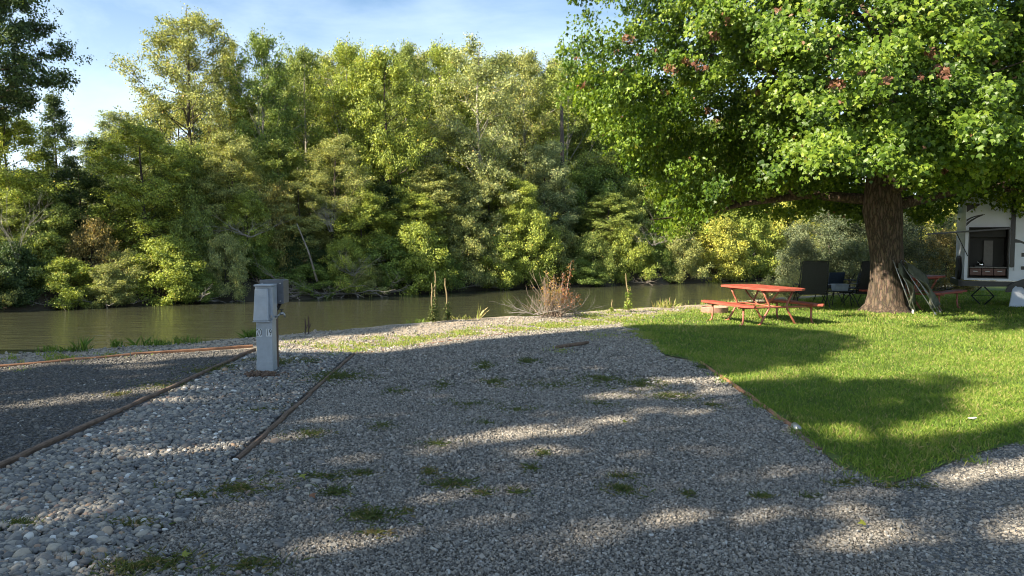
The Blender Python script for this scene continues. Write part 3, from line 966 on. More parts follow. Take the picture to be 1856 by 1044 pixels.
WEEDS = [(610, 685, 55, 10, .8, .3), (718, 711, 20, 5, 1, .2), (800, 700, 22, 9, .5, .3), (895, 696, 17, 6, 1, .2), (878, 667, 14, 5, 1, .2),
         (955, 657, 18, 5, .9, .2), (875, 661, 10, 3, .9, .2), (1090, 690, 45, 10, .6, .3), (1165, 698, 50, 10, .5, .4), (1220, 722, 40, 8, .6, .4),
         (1290, 738, 35, 6, .4, .5), (560, 790, 40, 8, .5, .4), (790, 808, 30, 7, .5, .2), (690, 775, 26, 7, .4, .4), (880, 770, 30, 5, .3, .3),
         (445, 890, 65, 12, .8, .6), (290, 890, 30, 8, .4, .7), (250, 955, 70, 10, .6, .8), (35, 955, 26, 8, .9, .2), (260, 1030, 95, 22, 1, .5),
         (450, 1030, 70, 14, .7, .5), (675, 940, 50, 13, 1, .35), (610, 897, 30, 8, .9, .25), (590, 868, 60, 7, .6, .4), (655, 862, 26, 5, .5, .5),
         (780, 860, 18, 7, .6, .9), (815, 880, 38, 10, .9, .4), (880, 898, 18, 7, .9, .3), (932, 898, 22, 7, .9, .3), (965, 854, 14, 6, .7, .4),
         (985, 826, 12, 5, .7, .4), (1130, 890, 34, 11, .8, .5), (1130, 868, 40, 5, .5, .6), (680, 972, 30, 7, .6, .9), (500, 860, 22, 6, .4, .6),
         (1250, 900, 18, 5, .5, .4), (1380, 905, 22, 4, .7, .4), (1470, 905, 20, 5, .7, .4), (1530, 880, 30, 5, .8, .5), (1640, 885, 45, 5, .9, .4),
         (1440, 765, 10, 8, 1, .3), (1275, 668, 12, 5, 1, .1), (300, 700, 60, 10, .35, .4), (215, 718, 20, 4, .6, .8), (385, 672, 45, 10, .5, .7),
         (530, 655, 40, 7, .5, .9), (415, 668, 14, 4, .8, .3), (450, 655, 16, 3, .8, .4), (560, 657, 22, 3, .8, .1), (508, 663, 12, 6, 1, .2),
         (850, 735, 60, 8, .2, .3), (1080, 735, 60, 10, .2, .4), (470, 745, 45, 8, .3, .5), (1000, 700, 90, 12, .25, .3), (735, 930, 60, 8, .2, .8),
         (360, 905, 40, 10, .5, .5), (940, 745, 40, 6, .3, .4)]

def thin(p, amount=.6):
    """fewer stones where weeds and soil come through"""
    q = np.zeros(len(p))
    for (px, py, hw, hhh, dn, dry) in WEEDS:
        c = G(px, py)
        k = c.y / 1402
        rx = hw * k
        ry = max((G(px, py - hhh).y - G(px, py + hhh).y) / 2, .06)
        q = np.maximum(q, np.exp(-(((p[:, 0] - c.x) / rx) ** 2 + ((p[:, 1] - c.y) / ry) ** 2)) * min(1, dn + .2))
    return RNG.random(len(p)) > q * amount
# cobbles: two layers
A = scatter(COB, 3600, 2.2, 7.5, .8)
B = scatter(COB, 2200, 7.5, 14, 0.8)
cp = np.concatenate([A, B])
# stones get smaller towards the gravel on the right
def seg_dist(p, a, b):
    a = np.array(a[:2]); b = np.array(b[:2])
    ab = b - a
    t = np.clip(((p - a) @ ab) / (ab @ ab), 0, 1)
    return np.linalg.norm(p - (a + t[:, None] * ab), axis=1)
cp = cp[thin(cp, .5)]
cp = cp[(seg_dist(cp, T1a, T1b) > 0.06) & (seg_dist(cp, T2a, T2b) > 0.05)]
zz = RNG.uniform(0.0, 0.014, len(cp)) + 0.004
sz = RNG.gamma(4.5, 0.0024, len(cp)) + 0.004
rdist = seg_dist(cp, T2a, T2b)
sz *= np.clip(0.72 + rdist * 0.22, 0.72, 1.12)
o = stones('cobbles', cp, zz, sz, ICO2, M['cobble'], 0.62, 0.03, 0.35)
tag(o, 'rounded grey river cobbles filling the strip between the timbers', 'cobbles', kind='stuff')
# stray cobbles spilling into the gravel
sp = scatter(poly([(395, 900), (300, 965), (170, 1040), (0, 1200), (420, 1200), (520, 1000), (600, 880), (560, 760), (500, 776)]), 150, 2.4, 8)
o = stones('stray_cobbles', sp, np.full(len(sp), 0.010), RNG.gamma(6, 0.0024, len(sp)) + 0.004, ICO2, M['cobble'], 0.55, 0.03, 0.3)
tag(o, 'small rounded stones spilled into the crushed gravel', 'cobbles', kind='stuff')

near_g = scatter(GRA, 12500, 2.8, 5.2, .5)
mid_g = scatter(GRA, 6800, 5.2, 8.5, .5)
far_g = scatter(GRA, 1900, 8.5, 17, .6)
gp = np.concatenate([near_g, mid_g, far_g])
gs = np.concatenate([RNG.gamma(2.6, 0.0013, len(near_g)) + 0.0025, RNG.gamma(2.8, 0.0013, len(mid_g)) + 0.0033, RNG.gamma(4, 0.0015, len(far_g)) + 0.0045])
kp = (seg_dist(gp, T2a, T2b) > 0.045) & thin(gp, .7)
gp, gs = gp[kp], gs[kp]
o = stones('gravel_stones', gp, np.full(len(gp), 0.008) + RNG.uniform(0, 0.007, len(gp)), gs, CUBE, M['gravel'], 0.6, 0.18, 0.5, False)
tag(o, 'crushed grey gravel covering the parking pad', 'gravel', kind='stuff')
rp = scatter(ROAD, 4200, 2.8, 9, .5)
o = stones('road_stones', rp, np.full(len(rp), 0.006), RNG.gamma(3, 0.0014, len(rp)) + 0.003, CUBE, M['gravel'], 0.5, 0.18, 0.4, False)
tag(o, 'fine grey gravel on the road at lower right', 'gravel', kind='stuff')
pp_ = scatter(PAD, 2000, 3.5, 14, .6)
pp_ = pp_[seg_dist(pp_, T1a, T1b) > 0.05]
tt = RNG.beta(2, 3.2, len(pp_)) * 0.42
tt = np.where(RNG.random(len(pp_)) > 0.99, 0.95, tt)
o = stones('pad_stones', pp_, np.full(len(pp_), 0.012), RNG.gamma(3, 0.0017, len(pp_)) + 0.004, CUBE, M['gravel'], 0.5, 0.18, 0.4, False, tint=tt)
tag(o, 'fine dark gravel on the neighbouring pad at left', 'gravel', kind='stuff')
# loose stones on the bank strip
BANK = poly([(-200, 680), (100, 655), (455, 628), (650, 636), (860, 610), (1150, 586), (1290, 562), (1310, 556), (1100, 567), (850, 583), (600, 602), (300, 628), (-200, 660)])
bp = scatter(BANK, 420, 8, 22, 1)
bz = ground_z(bp[:, 0], bp[:, 1])
tt = np.clip(RNG.beta(2.5, 1.6, len(bp)) * .86, 0, 0.9)
o = stones('bank_stones', bp, bz + 0.004, RNG.gamma(1.8, 0.0032, len(bp)) + 0.004, CUBE, M['gravel'], 0.6, 0.18, 0.4, False, tint=tt)
tag(o, 'pale loose stones along the top of the near bank', 'gravel', kind='stuff')

# ------------------------------------------------------------------ grass
def blades(name, p, z, hgt, wid, tint, label, cat, lean=0.5, mat='grass'):
    n = len(p)
    az = RNG.uniform(0, 2 * np.pi, n)
    la = RNG.uniform(0, 2 * np.pi, n)
    ln = np.abs(RNG.normal(0, lean, n))
    d = np.stack([np.cos(az), np.sin(az), np.zeros(n)], 1)
    t = np.stack([np.cos(la) * ln, np.sin(la) * ln, np.ones(n)], 1)
    t = unit(t)
    b = np.stack([p[:, 0], p[:, 1], z], 1)
    w = (wid / 2)[:, None]
    h = hgt[:, None]
    V4 = np.stack([b - d * w, b + d * w, b + t * h * 0.6 + d * w * 0.75, b + t * h + np.stack([np.cos(la), np.sin(la), -0.3 * np.ones(n)], 1) * h * 0.18 * ln[:, None] * 2], 1)
    me = np_mesh(name, V4.reshape(-1, 3), np.arange(4 * n), 4, M[mat], np.repeat(tint, 4))
    o = obj(name, me)
    return tag(o, label, cat, kind='stuff')

def lawn_points():
    out = []
    for (a, b, dens) in ((4.5, 8, 5200), (8, 11, 3400), (11, 15, 1900), (15, 26, 750)):
        out.append(scatter(LAWN, dens, a, b, 1.0, 0.13))
    return out
LP = lawn_points()
lp = np.concatenate(LP)
hh = np.concatenate([RNG.uniform(0.025, 0.065, len(a)) for a in LP])
ww = np.concatenate([RNG.uniform(k * .7, k * 1.3, len(a)) for a, k in zip(LP, (0.0045, 0.006, 0.009, 0.015))])
patch = vnoise(lp[:, 0], lp[:, 1], 1.1, 2) * 0.5 + vnoise(lp[:, 0], lp[:, 1], 4.3, 7) * 0.3
hh *= 1 + 0.5 * np.clip(patch, -0.6, 1)
# thin the turf at the bare edge towards the bank
ppx, ppy, _ = project(lp[:, 0], lp[:, 1], np.zeros(len(lp)))
edge = (ppx < 1330) & (ppy < 600)
keepm = ~edge | (RNG.random(len(lp)) < 0.35 + 0.8 * (vnoise(lp[:, 0], lp[:, 1], 2.1, 4) > -0.1))
tint = np.clip(0.48 + patch * 0.45 + RNG.normal(0, 0.24, len(lp)) + .5 * np.clip(vnoise(lp[:, 0], lp[:, 1], 0.7, 11) - .45, 0, 1), 0, 1)
tint = np.where(RNG.random(len(lp)) < 0.05, 1.0, tint)
blades('lawn_grass', lp[keepm], np.full(keepm.sum(), 0.014), hh[keepm], ww[keepm], tint[keepm], 'short sunlit lawn grass with shaded lobes at right', 'grass')

# weeds in the gravel: (px, py, half width, half height, density, dryness)
wp, wt, wh = [], [], []
for (px, py, hw, hhh, dn, dry) in WEEDS:
    c = G(px, py)
    k = c.y / 1402
    rx = hw * k
    ry = (G(px, py - hhh).y - G(px, py + hhh).y) / 2
    n = int(1.3 * dn * rx * ry * 3.1 * (5200 if c.y < 8 else 3200)) + 40
    n = min(n, 6000)
    a = RNG.uniform(0, 2 * np.pi, n)
    r = np.abs(RNG.normal(0, 0.75, n))
    x = c.x + np.cos(a) * r * rx
    y = c.y + np.sin(a) * r * ry
    nm = vnoise(x, y, 9.0, px) > -0.25
    x, y, a = x[nm], y[nm], a[nm]
    wp.append(np.stack([x, y], 1))
    wt.append(np.clip(RNG.normal(0.12 + dry * 0.6, 0.28, len(x)), 0, 1))
    wh.append(RNG.uniform(0.022, 0.05, len(x)) * (0.75 + 0.4 * dn))
wp = np.concatenate(wp); wt = np.concatenate(wt); wh = np.concatenate(wh)
blades('gravel_weeds', wp, np.full(len(wp), 0.014), wh, RNG.uniform(0.004, 0.008, len(wp)) * (wp[:, 1] / 7).clip(0.8, 2), wt,
       'low green and brown weeds sprouting through the gravel', 'weeds', 1.6, 'weed')
# grassy strips on the sunny bank
STR = [((500, 628), (700, 628), 6, .8), ((600, 640), (760, 624), 6, .7), ((690, 620), (860, 603), 6, .9), ((830, 603), (1060, 588), 6, 1), ((940, 597), (1180, 578), 6, 1), ((1050, 578), (1290, 566), 7, .9),
       ((0, 656), (180, 648), 5, 1.3), ((0, 680), (30, 676), 5, 1), ((140, 650), (260, 643), 4, .8), ((640, 618), (700, 612), 3, .6), ((1150, 598), (1200, 625), 12, 1.2), ((1060, 612), (1160, 608), 7, .5), ((680, 622), (760, 618), 4, 1), ((1000, 636), (1030, 640), 5, .5), ((1280, 572), (1330, 562), 8, 1)]
sp_, st_ = [], []
for (a, b, hw, dn) in STR:
    A0, B0 = G(*a), G(*b)
    ln = (B0 - A0).length
    wdt = (G(a[0], a[1] - hw).y - G(a[0], a[1] + hw).y) / 2
    n = int(ln * wdt * 2 * 1500 * dn)
    t = RNG.random(n)
    x = A0.x + (B0.x - A0.x) * t + RNG.normal(0, 0.1, n)
    y = A0.y + (B0.y - A0.y) * t + RNG.normal(0, wdt * 0.75, n)
    m_ = vnoise(x, y, 2.6, a[0]) + .5 * vnoise(x, y, 8, 3) > -0.05
    sp_.append(np.stack([x[m_], y[m_]], 1))
    st_.append(np.clip(RNG.normal(0.78, 0.2, m_.sum()), 0, 1))
sp_ = np.concatenate(sp_); st_ = np.concatenate(st_)
blades('bank_grass', sp_, ground_z(sp_[:, 0], sp_[:, 1]) + 0.005, RNG.uniform(0.02, 0.055, len(sp_)), RNG.uniform(0.009, 0.018, len(sp_)), st_,
       'thin yellow green grass along the sunny near bank', 'grass', 0.7)

# ------------------------------------------------------------------ border timbers
def board(a, b, w, h, mat, label, name='border_timber', cat='timber', segs=8, z0=0.0, wob=0.012, group='timbers edging the pads'):
    a = Vector((a[0], a[1], 0)); b = Vector((b[0], b[1], 0))
    d = (b - a).normalized()
    s = Vector((-d.y, d.x, 0))
    rd = random.Random(hash(label) % 1000 if False else len(label) * 13)
    mb = MB()
    base = 0
    for i in range(segs + 1):
        p = a.lerp(b, i / segs) + s * rd.uniform(-wob, wob)
        hh_ = h + rd.uniform(-.006, .006)
        for (u, z) in ((-w / 2, z0 - 0.03), (w / 2, z0 - 0.03), (w / 2, hh_ - 0.012), (w / 2 - 0.012, hh_), (-w / 2 + 0.012, hh_), (-w / 2, hh_ - 0.012)):
            mb.v.append(tuple(p + s * u + Vector((0, 0, z))))
    for i in range(segs):
        for k in range(6):
            k2 = (k + 1) % 6
            mb.f.append((i * 6 + k, i * 6 + k2, (i + 1) * 6 + k2, (i + 1) * 6 + k))
    mb.f.append(tuple(range(6)))
    e = segs * 6
    mb.f.append(tuple(e + k for k in range(6))[::-1])
    o = mb.build(name, M[mat])
    return tag(o, label, cat, group)

j1 = T1a.lerp(T1b, 0.52)
board(T1a, j1 - (T1b - T1a) * 0.002, 0.05, 0.045, 'timber', 'weathered brown timber between dark gravel and cobbles, nearer length at lower left', segs=14, wob=0.008)
board(j1, T1b, 0.05, 0.045, 'timber', 'weathered brown timber between dark gravel and cobbles, farther length ending at the pedestal', segs=10, wob=0.006)
j2 = T2a.lerp(T2b, 0.45)
board(T2a, j2, 0.042, 0.036, 'timber', 'split old timber with a broken near end between cobbles and gravel', segs=8, wob=0.02)
board(j2 + (T2b - T2a) * 0.003, T2b, 0.038, 0.032, 'timber', 'thin old timber running up to the sunny grass strip', segs=8, wob=0.01)
board(G(-60, 673), G(235, 646), 0.04, 0.045, 'timber_red', 'reddish board at the back of the dark pad at left, overgrown end', segs=8)
board(G(238, 646), G(458, 630), 0.04, 0.05, 'timber_red', 'sunlit orange board at the back of the dark pad next to the pedestal', segs=8)
board(G(640, 643), G(1010, 594), 0.035, 0.022, 'timber_red', 'thin reddish edging strip through the sunny grass', segs=12, wob=0.03)
board(G(1268, 657), G(1352, 716), 0.04, 0.035, 'timber_red', 'reddish lawn edging board, far length beside the first shaded lobe', segs=6)
board(G(1353, 717), G(1440, 779), 0.045, 0.035, 'timber_red', 'reddish lawn edging board, near length ending at the grey pipe piece', segs=6)
board(G(1447, 786), G(1482, 818), 0.07, 0.03, 'timber', 'short broken grey timber stub at the lawn corner', segs=4, wob=.015)
mb = MB(); a = G(1440, 778); b = G(1447, 785)
mb.tube([a + Vector((0, 0, .03)), b + Vector((0, 0, .03))], 0.032, 10)
tag(mb.build('pipe_sleeve', M['galv'], smooth=True), 'short pale grey pipe piece at the end of the lawn edging', 'pipe')
# stick
mb = MB()
a, b = G(1008, 634), G(1066, 626)
mb.tube([a + Vector((0, 0, .035)), a.lerp(b, .3) + Vector((0, .02, .04)), a.lerp(b, .7) + Vector((0, -.02, .045)), b + Vector((0, 0, .05))], [.03, .032, .03, .022], 8)
tag(mb.build('fallen_stick', M['timber'], smooth=True), 'short fallen stick lying across the shaded gravel', 'stick')

# ------------------------------------------------------------------ utility pedestal
def pedestal():
    c = G(480, 676)
    rt = empty('utility_pedestal', (c.x, c.y, 0), 0, 'grey metal hookup pedestal numbered 20 and 19 on the cobbles', 'utility pedestal')
    w, dp = 0.198, 0.18
    mb = MB().box(-w / 2, w / 2, 0, dp, 0, 0.66)
    mb.build('post', M['pedestal'], rt, bevel=0.006)
    mb = MB().box(-w / 2 - .003, w / 2 + .003, -.004, dp, 0, 0.14)
    bp_ = mb.build('base_panel', M['pedestal'], rt, bevel=0.003)
    for sx_ in (-.045, .045):
        MB().tube([(sx_, -.004, .133), (sx_, -.009, .133)], .006, 8).build('rivet', M['galv'], bp_)
    # housing behind the hood
    mb = MB().box(-w / 2 - .004, w / 2 + .012, 0.0, dp + .01, 0.66, 1.075)
    mb.build('housing', M['pedestal'], rt, bevel=0.005)
    mb = MB().box(-w / 2 - .006, w / 2 + .016, -.045, dp + .013, 1.077, 1.10)
    mb.build('cap', M['pedestal'], rt, bevel=0.005)
    # sloped hood door: wedge, deeper at the bottom
    mb = MB()
    mb.box(-w / 2 - .008, w / 2 - .018, -.085, -.002, 0.655, 1.05, top=(-w / 2 + .002, w / 2 - .03, -.04, -.002))
    hd = mb.build('hood_door', M['pedestal'], rt, bevel=0.012)
    mb = MB().box(-w / 2 - .012, w / 2 - .01, -.092, -.001, 0.642, 0.653)
    mb.build('lower_lip', M['pedestal'], hd, bevel=0.003)
    mb = MB().box(w / 2 - .008, w / 2 + .006, -.03, -.001, 0.69, 0.72)
    mb.build('latch', M['galv'], hd)
    for txt, xx in (('20', -.060), ('19', .060)):
        mb = MB().box(xx - .036, xx + .036, -.0035, -.0005, 0.455, 0.55)
        pl = mb.build('number_sticker', M['sticker'], rt)
        cu = bpy.data.curves.new('digits', 'FONT')
        cu.body = txt
        cu.size = 0.115
        cu.align_x = 'CENTER'
        cu.align_y = 'CENTER'
        cu.extrude = 0.0008
        cu.space_character = 1.15
        cu.materials.append(M['ink'])
        tmp = bpy.data.objects.new('digits_curve', cu)
        me = bpy.data.meshes.new_from_object(tmp)
        bpy.data.objects.remove(tmp)
        bpy.data.curves.remove(cu)
        t = bpy.data.objects.new('digits', me)
        link(t, pl)
        t.location = (xx, -.0055, 0.502)
        t.rotation_euler = (R(90), 0, 0)
        t.scale = (0.58, 1, 1)
    # wooden post behind with the dark junction box
    rb = empty('junction_box', (c.x + .10, c.y + .30, 0), 0, 'dark grey square electrical box on a brown post behind the pedestal', 'electrical box')
    mb = MB().box(-.14, -.025, -.05, .04, 0, 0.98)
    mb.build('mounting_post', M['old_post'], rb)
    x0, x1 = P(471, 500, c.y + .22).x - rb.location.x, P(513, 500, c.y + .22).x - rb.location.x
    z0, z1 = P(480, 550, c.y + .22).z, P(480, 508, c.y + .22).z
    mb = MB().box(x0, x1, -.065, .16, z0, z1)
    mb.build('enclosure', M['box_grey'], rb, bevel=.004)
    mb = MB().box(x0 - .004, x1 + .004, -.085, -.068, z0 - .004, z1 + .006)
    cv = mb.build('cover', M['box_grey'], rb, bevel=.004)
    for (sx_, szz) in ((x0 + .03, z1 - .04), (x1 - .035, z1 - .04), (x1 - .035, z0 + .03)):
        MB().tube([(sx_, -.0855, szz), (sx_, -.094, szz)], .009, 8).build('screw', M['galv'], cv)
    mb = MB()
    mb.tube([(x1 - .07, -.02, z0), (x1 - .085, -.03, z0 - .06), (x1 - .13, -.04, z0 - .12), (x1 - .15, -.03, z0 - .18)], .013, 8)
    mb.tube([(x1 - .045, -.02, z0), (x1 - .07, -.035, z0 - .06), (x1 - .11, -.05, z0 - .11)], .010, 8)
    mb.build('cable', M['black_rubber'], rb, True)
    # tap
    tp = empty('water_tap', (c.x + w / 2, c.y + .1, 0), 0, 'small metal water tap on the right side of the pedestal', 'tap')
    mb = MB()
    mb.tube([(0.0, 0, .69), (.04, 0, .695), (.075, 0, .73)], .012, 8)
    mb.tube([(.07, 0, .73), (.115, 0, .735)], .017, 8)
    mb.tube([(.112, 0, .735), (.128, 0, .72), (.13, 0, .685)], .012, 8)
    mb.build('spout', M['galv'], tp, True)
    mb = MB()
    mb.tube([(.09, 0, .745), (.09, 0, .775)], .006, 6)
    mb.tube([(.066, 0, .778), (.114, 0, .778)], .008, 6)
    mb.build('handle', M['black_rubber'], tp, True)
pedestal()
# soil heap at the pedestal foot
c = G(475, 684)
hp = np.stack([c.x + RNG.normal(0, .085, 240), c.y + RNG.normal(0, .05, 240)], 1)
o = stones('dirt_clods', hp, RNG.uniform(0.0, 0.05, 240), RNG.uniform(.012, .03, 240), ICO1, M['old_post'], .8, .15, .6, False)
tag(o, 'brown dirt clods heaped at the foot of the pedestal', 'dirt', kind='stuff')

# ------------------------------------------------------------------ picnic tables
def picnic_table(loc, rz, label, group, s=1.0):
    rt = empty('picnic_table', loc, rz, label, 'picnic table', group)
    rt.scale = (s, s, s)
    # local x = across, y = along (length)
    TH, BH = .745, .43
    cut = .13
    def clipped(xa, xb, ya, yb, z0, z1, name, planks, parent):
        """top with clipped corners made of planks running along y"""
        mb = MB()
        n = planks
        wpl = (xb - xa) / n
        for i in range(n):
            a = xa + i * wpl + .003
            b = xa + (i + 1) * wpl - .003
            ca = max(0, cut - (a - xa)) if a - xa < cut else 0
            cb = max(0, cut - (b - xa)) if b - xa < cut else 0
            da = max(0, cut - (xb - a)) if xb - a < cut else 0
            db = max(0, cut - (xb - b)) if xb - b < cut else 0
            ia = max(ca, da); ib = max(cb, db)
            mb.prism([(a, ya + ia, z0), (b, ya + ib, z0), (b, yb - ib, z0), (a, yb - ia, z0)], (0, 0, z1 - z0))
        return mb.build(name, M['red_wood'], parent, bevel=.004)
    clipped(-.43, .43, -.93, .93, TH - .042, TH, 'tabletop', 5, rt)
    for sgn in (-1, 1):
        mb = MB()
        mb.box(-.36, .36, sgn * .55 - .03, sgn * .55 + .03, TH - .085, TH - .045)
        mb.build('top_batten', M['red_wood'], rt)
        clipped(sgn * .77 - .135, sgn * .77 + .135, -.9, .9, BH - .04, BH, 'seat', 2, rt)
        r_ = .021
        y = sgn * .55
        # bent frame legs: wide at the foot, waist at seat height, wide at the top
        for q in (-1, 1):
            MB().tube([(q * .32, y, TH - .09), (q * .29, y, TH - .16), (q * .20, y, .42), (q * .195, y, .37), (q * .24, y, .28), (q * .40, y, .03), (q * .46, y, .022)], r_, 8).build('frame_leg', M['red_tube'], rt, True)
        mb = MB().tube([(-.77, y, BH - .065), (-.5, y, BH - .06), (.5, y, BH - .06), (.77, y, BH - .065)], r_, 8)
        mb.build('crossbar', M['red_tube'], rt, True)
        for q in (-1, 1):
            mb = MB().tube([(q * .77, y, BH - .043), (q * .77, y, .14), (q * .79, y, .05), (q * .85, y, .02)], r_, 8)
            mb.box(q * .77 - .10, q * .77 + .10, y - .025, y + .025, BH - .072, BH - .042)
            mb.build('leg', M['red_tube'], rt, True)
        MB().tube([(0, y, TH - .1), (0, y * .65, .5), (0, y * .2, .375)], .015, 8).build('brace', M['red_tube'], rt, True)
    MB().tube([(0, -.56, .372), (0, .56, .372)], .018, 8).build('stretcher', M['red_tube'], rt, True)
    return rt
picnic_table((5.02, 15.55, 0), math.atan2(0.29, 0.957), 'red painted picnic table in full sun at the edge of the lawn', 'picnic tables')
picnic_table((9.95, 19.2, 0), R(-48), 'red picnic table in the shade half hidden behind the maple trunk', 'picnic tables', 1.08)

# fire ring
c = G(1300, 570)
mb = MB()
mb.lathe([(.30, 0), (.31, .02), (.305, .09), (.312, .10), (.305, .14), (.316, .15), (.30, .16), (.28, .15), (.275, .05), (.27, .03)], 0, 0, 32)
o = mb.build('fire_ring', M['fire_ring'], smooth=True)
o.location = (c.x, c.y + .25, 0)
tag(o, 'low round rusty fire ring on the grass behind the table bench', 'fire ring')

# ------------------------------------------------------------------ loungers
def lounger(loc, rz, label, s=1.0):
    rt = empty('reclining_chair', loc, rz, label, 'chair', 'black reclining chairs by the river')
    rt.scale = (s, s, s)
    w = .31
    # the back leans towards the camera (local -y), seat faces away
    top = Vector((0, -.16, 1.16)); bot = Vector((0, .05, .36))
    nrm = Vector((0, -.96, -.25)).normalized()
    mb = MB()
    n = 8
    for i in range(n + 1):
        f = i / n
        c_ = bot.lerp(top, f) - nrm * (-0.03 * math.sin(math.pi * f))
        ww_ = w * (1 - .06 * f) * (1 if f < .93 else .93)
        for u in (-1, -.5, 0, .5, 1):
            sag = nrm * (.02 * (1 - u * u))
            mb.v.append(tuple(c_ + Vector((u * ww_, 0, 0)) + sag))
    for i in range(n):
        for k in range(4):
            mb.f.append((i * 5 + k, i * 5 + k + 1, (i + 1) * 5 + k + 1, (i + 1) * 5 + k))
    o = mb.build('backrest', M['mesh_black'], rt)
    sd = o.modifiers.new('solid', 'SOLIDIFY'); sd.thickness = .012
    # seat and leg sling
    mb = MB()
    mb.prism([(-w, .05, .36), (-w, .5, .42), (-w, .95, .33), (-w, .95, .315), (-w, .5, .405), (-w, .05, .345)], (2 * w, 0, 0))
    mb.build('seat', M['mesh_black'], rt)
    mb = MB()
    for q in (-1, 1):
        mb.tube([bot + Vector((q * (w + .02), 0, 0)), bot.lerp(top, .5) + Vector((q * (w + .015), 0, 0)), top + Vector((q * (w - .01), 0, 0))], .013, 8)
    mb.tube([top + Vector((-(w - .01), 0, 0)), top + Vector((0, 0, .02)), top + Vector((w - .01, 0, 0))], .013, 8)
    mb.build('back_frame', M['black_metal'], rt, True)
    mb = MB()
    for q in (-1, 1):
        for i in range(13):
            p = bot.lerp(top, .05 + i * .07)
            mb.tube([p + Vector((q * (w - .015), -.012, 0)), p + Vector((q * (w + .016), -.006, .012))], .0035, 4)
    mb.build('lacing', M['galv'], rt)
    for q in (-1, 1):
        x = q * (w + .05)
        MB().tube([(x, -.22, .015), (x, .1, .30), (x, .55, .55)], .012, 8).build('leg', M['black_metal'], rt, True)
        MB().tube([(x, .75, .015), (x, .35, .30), (x, -.08, .58)], .012, 8).build('leg', M['black_metal'], rt, True)
        MB().box(x - .03, x + .03, -.15, .32, .585, .61).build('armrest', M['black_metal'], rt, bevel=.008)
    MB().tube([(-w - .05, -.22, .015), (w + .05, -.22, .015)], .012, 8).build('foot_bar', M['black_metal'], rt, True)
    return rt
c1 = P(1474, 520, 19.0); lounger((c1.x, 19.0, 0), R(-8), 'black reclining sling chair seen from behind, just right of the sunny table', 1.0)
c2 = P(1577, 520, 19.3); lounger((c2.x, 19.3, 0), R(4), 'black reclining sling chair half hidden by the left side of the maple trunk', 1.0)

def small_table():
    c = P(1520, 530, 19.6)
    rt = empty('folding_side_table', (c.x, 19.6, 0), R(5), 'small low black folding table between the two reclining chairs', 'side table')
    MB().box(-.27, .27, -.2, .2, .385, .41).build('tabletop', M['black_metal'], rt, bevel=.005)
    for q in (-1, 1):
        for y in (-1, 1):
            MB().tube([(q * .2, y * .15, .384), (q * .26, y * .18, .01)], .011, 6).build('leg', M['black_metal'], rt, True)
    t = empty('plastic_tub', (c.x + .02, 19.58, .411), R(5), 'pale blue plastic tub standing on the small black table', 'tub')
    MB().box(-.16, .16, -.11, .11, 0, .15, top=(-.18, .18, -.125, .125)).build('tub_body', M['tub'], t, bevel=.015)
    MB().box(-.19, .19, -.135, .135, .152, .175).build('lid', M['tub'], t, bevel=.01)
small_table()
# blue camp chair behind the table
def camp_chair(px, Y, label):
    c = P(px, 530, Y)
    rt = empty('camp_chair', (c.x, Y, 0), R(20), label, 'chair', 'blue folding camp chairs')
    MB().box(-.24, .24, -.05, .42, .42, .445).build('seat', M['blue_fabric'], rt)
    MB().box(-.24, .24, -.09, -.06, .445, .85, top=(-.25, .25, -.2, -.17)).build('backrest', M['blue_fabric'], rt)
    for q in (-1, 1):
        MB().box(q * .29 - .035, q * .29 + .035, -.1, .4, .64, .665).build('armrest', M['blue_fabric'], rt)
        MB().tube([(q * .29, -.12, .02), (q * .27, .38, .64)], .011, 6).build('leg', M['black_metal'], rt, True)
        MB().tube([(q * .29, .4, .02), (q * .27, -.07, .84)], .011, 6).build('leg', M['black_metal'], rt, True)
camp_chair(1508, 20.6, 'dark blue folding camp chair partly behind the first reclining chair')
camp_chair(1560, 20.4, 'dark blue folding camp chair beside the maple trunk')

# folded chairs leaning on the trunk
def folded_chair(loc, rz, lean, label, L=1.45, w=.30, mat='olive_fabric'):
    rt = empty('folded_chair', loc, 0, label, 'chair', 'folded chairs leaning on the maple')
    Mx = Matrix.Rotation(rz, 4, 'Z') @ Matrix.Rotation(lean, 4, 'Y')
    def tr(p): return Mx @ Vector(p)
    mb = MB()
    mb.tube([tr((0, -w, .02)), tr((0, -w, L * .6)), tr((0, -w * .9, L)), tr((0, 0, L + .04)), tr((0, w * .9, L)), tr((0, w, L * .6)), tr((0, w, .02))], .012, 8)
    mb.tube([tr((.05, -w * .8, .06)), tr((.09, -w * .8, L * .55)), tr((.03, -w * .8, L * .85))], .011, 8)
    mb.tube([tr((.05, w * .8, .06)), tr((.09, w * .8, L * .55)), tr((.03, w * .8, L * .85))], .011, 8)
    mb.build('frame', M['galv'], rt, True)
    mb = MB()
    nn = 9
    for i in range(nn + 1):
        f = i / nn
        for u in (-1, -.5, 0, .5, 1):
            wv = .09 * math.sin(f * 9 + u * 2) + .12 * math.sin(math.pi * f)
            mb.v.append(tuple(tr((.03 + wv * .8, u * w * (.9 if f < .9 else .75), .2 + f * (L - .3)))))
    for i in range(nn):
        for k in range(4):
            mb.f.append((i * 5 + k, i * 5 + k + 1, (i + 1) * 5 + k + 1, (i + 1) * 5 + k))
    o = mb.build('fabric', M[mat], rt, True)
    sd = o.modifiers.new('solid', 'SOLIDIFY'); sd.thickness = .02
    for q in (-1, 1):
        MB().tube([tr((0, q * w, .0)), tr((0, q * w, .09))], .018, 8).build('foot', M['white_tube'], rt, True)
    return rt
c = G(1672, 570)
folded_chair((9.15, 17.55, 0), R(-28), R(-20), 'olive grey folded chair leaning closest to the right side of the maple trunk', 1.3, .26)
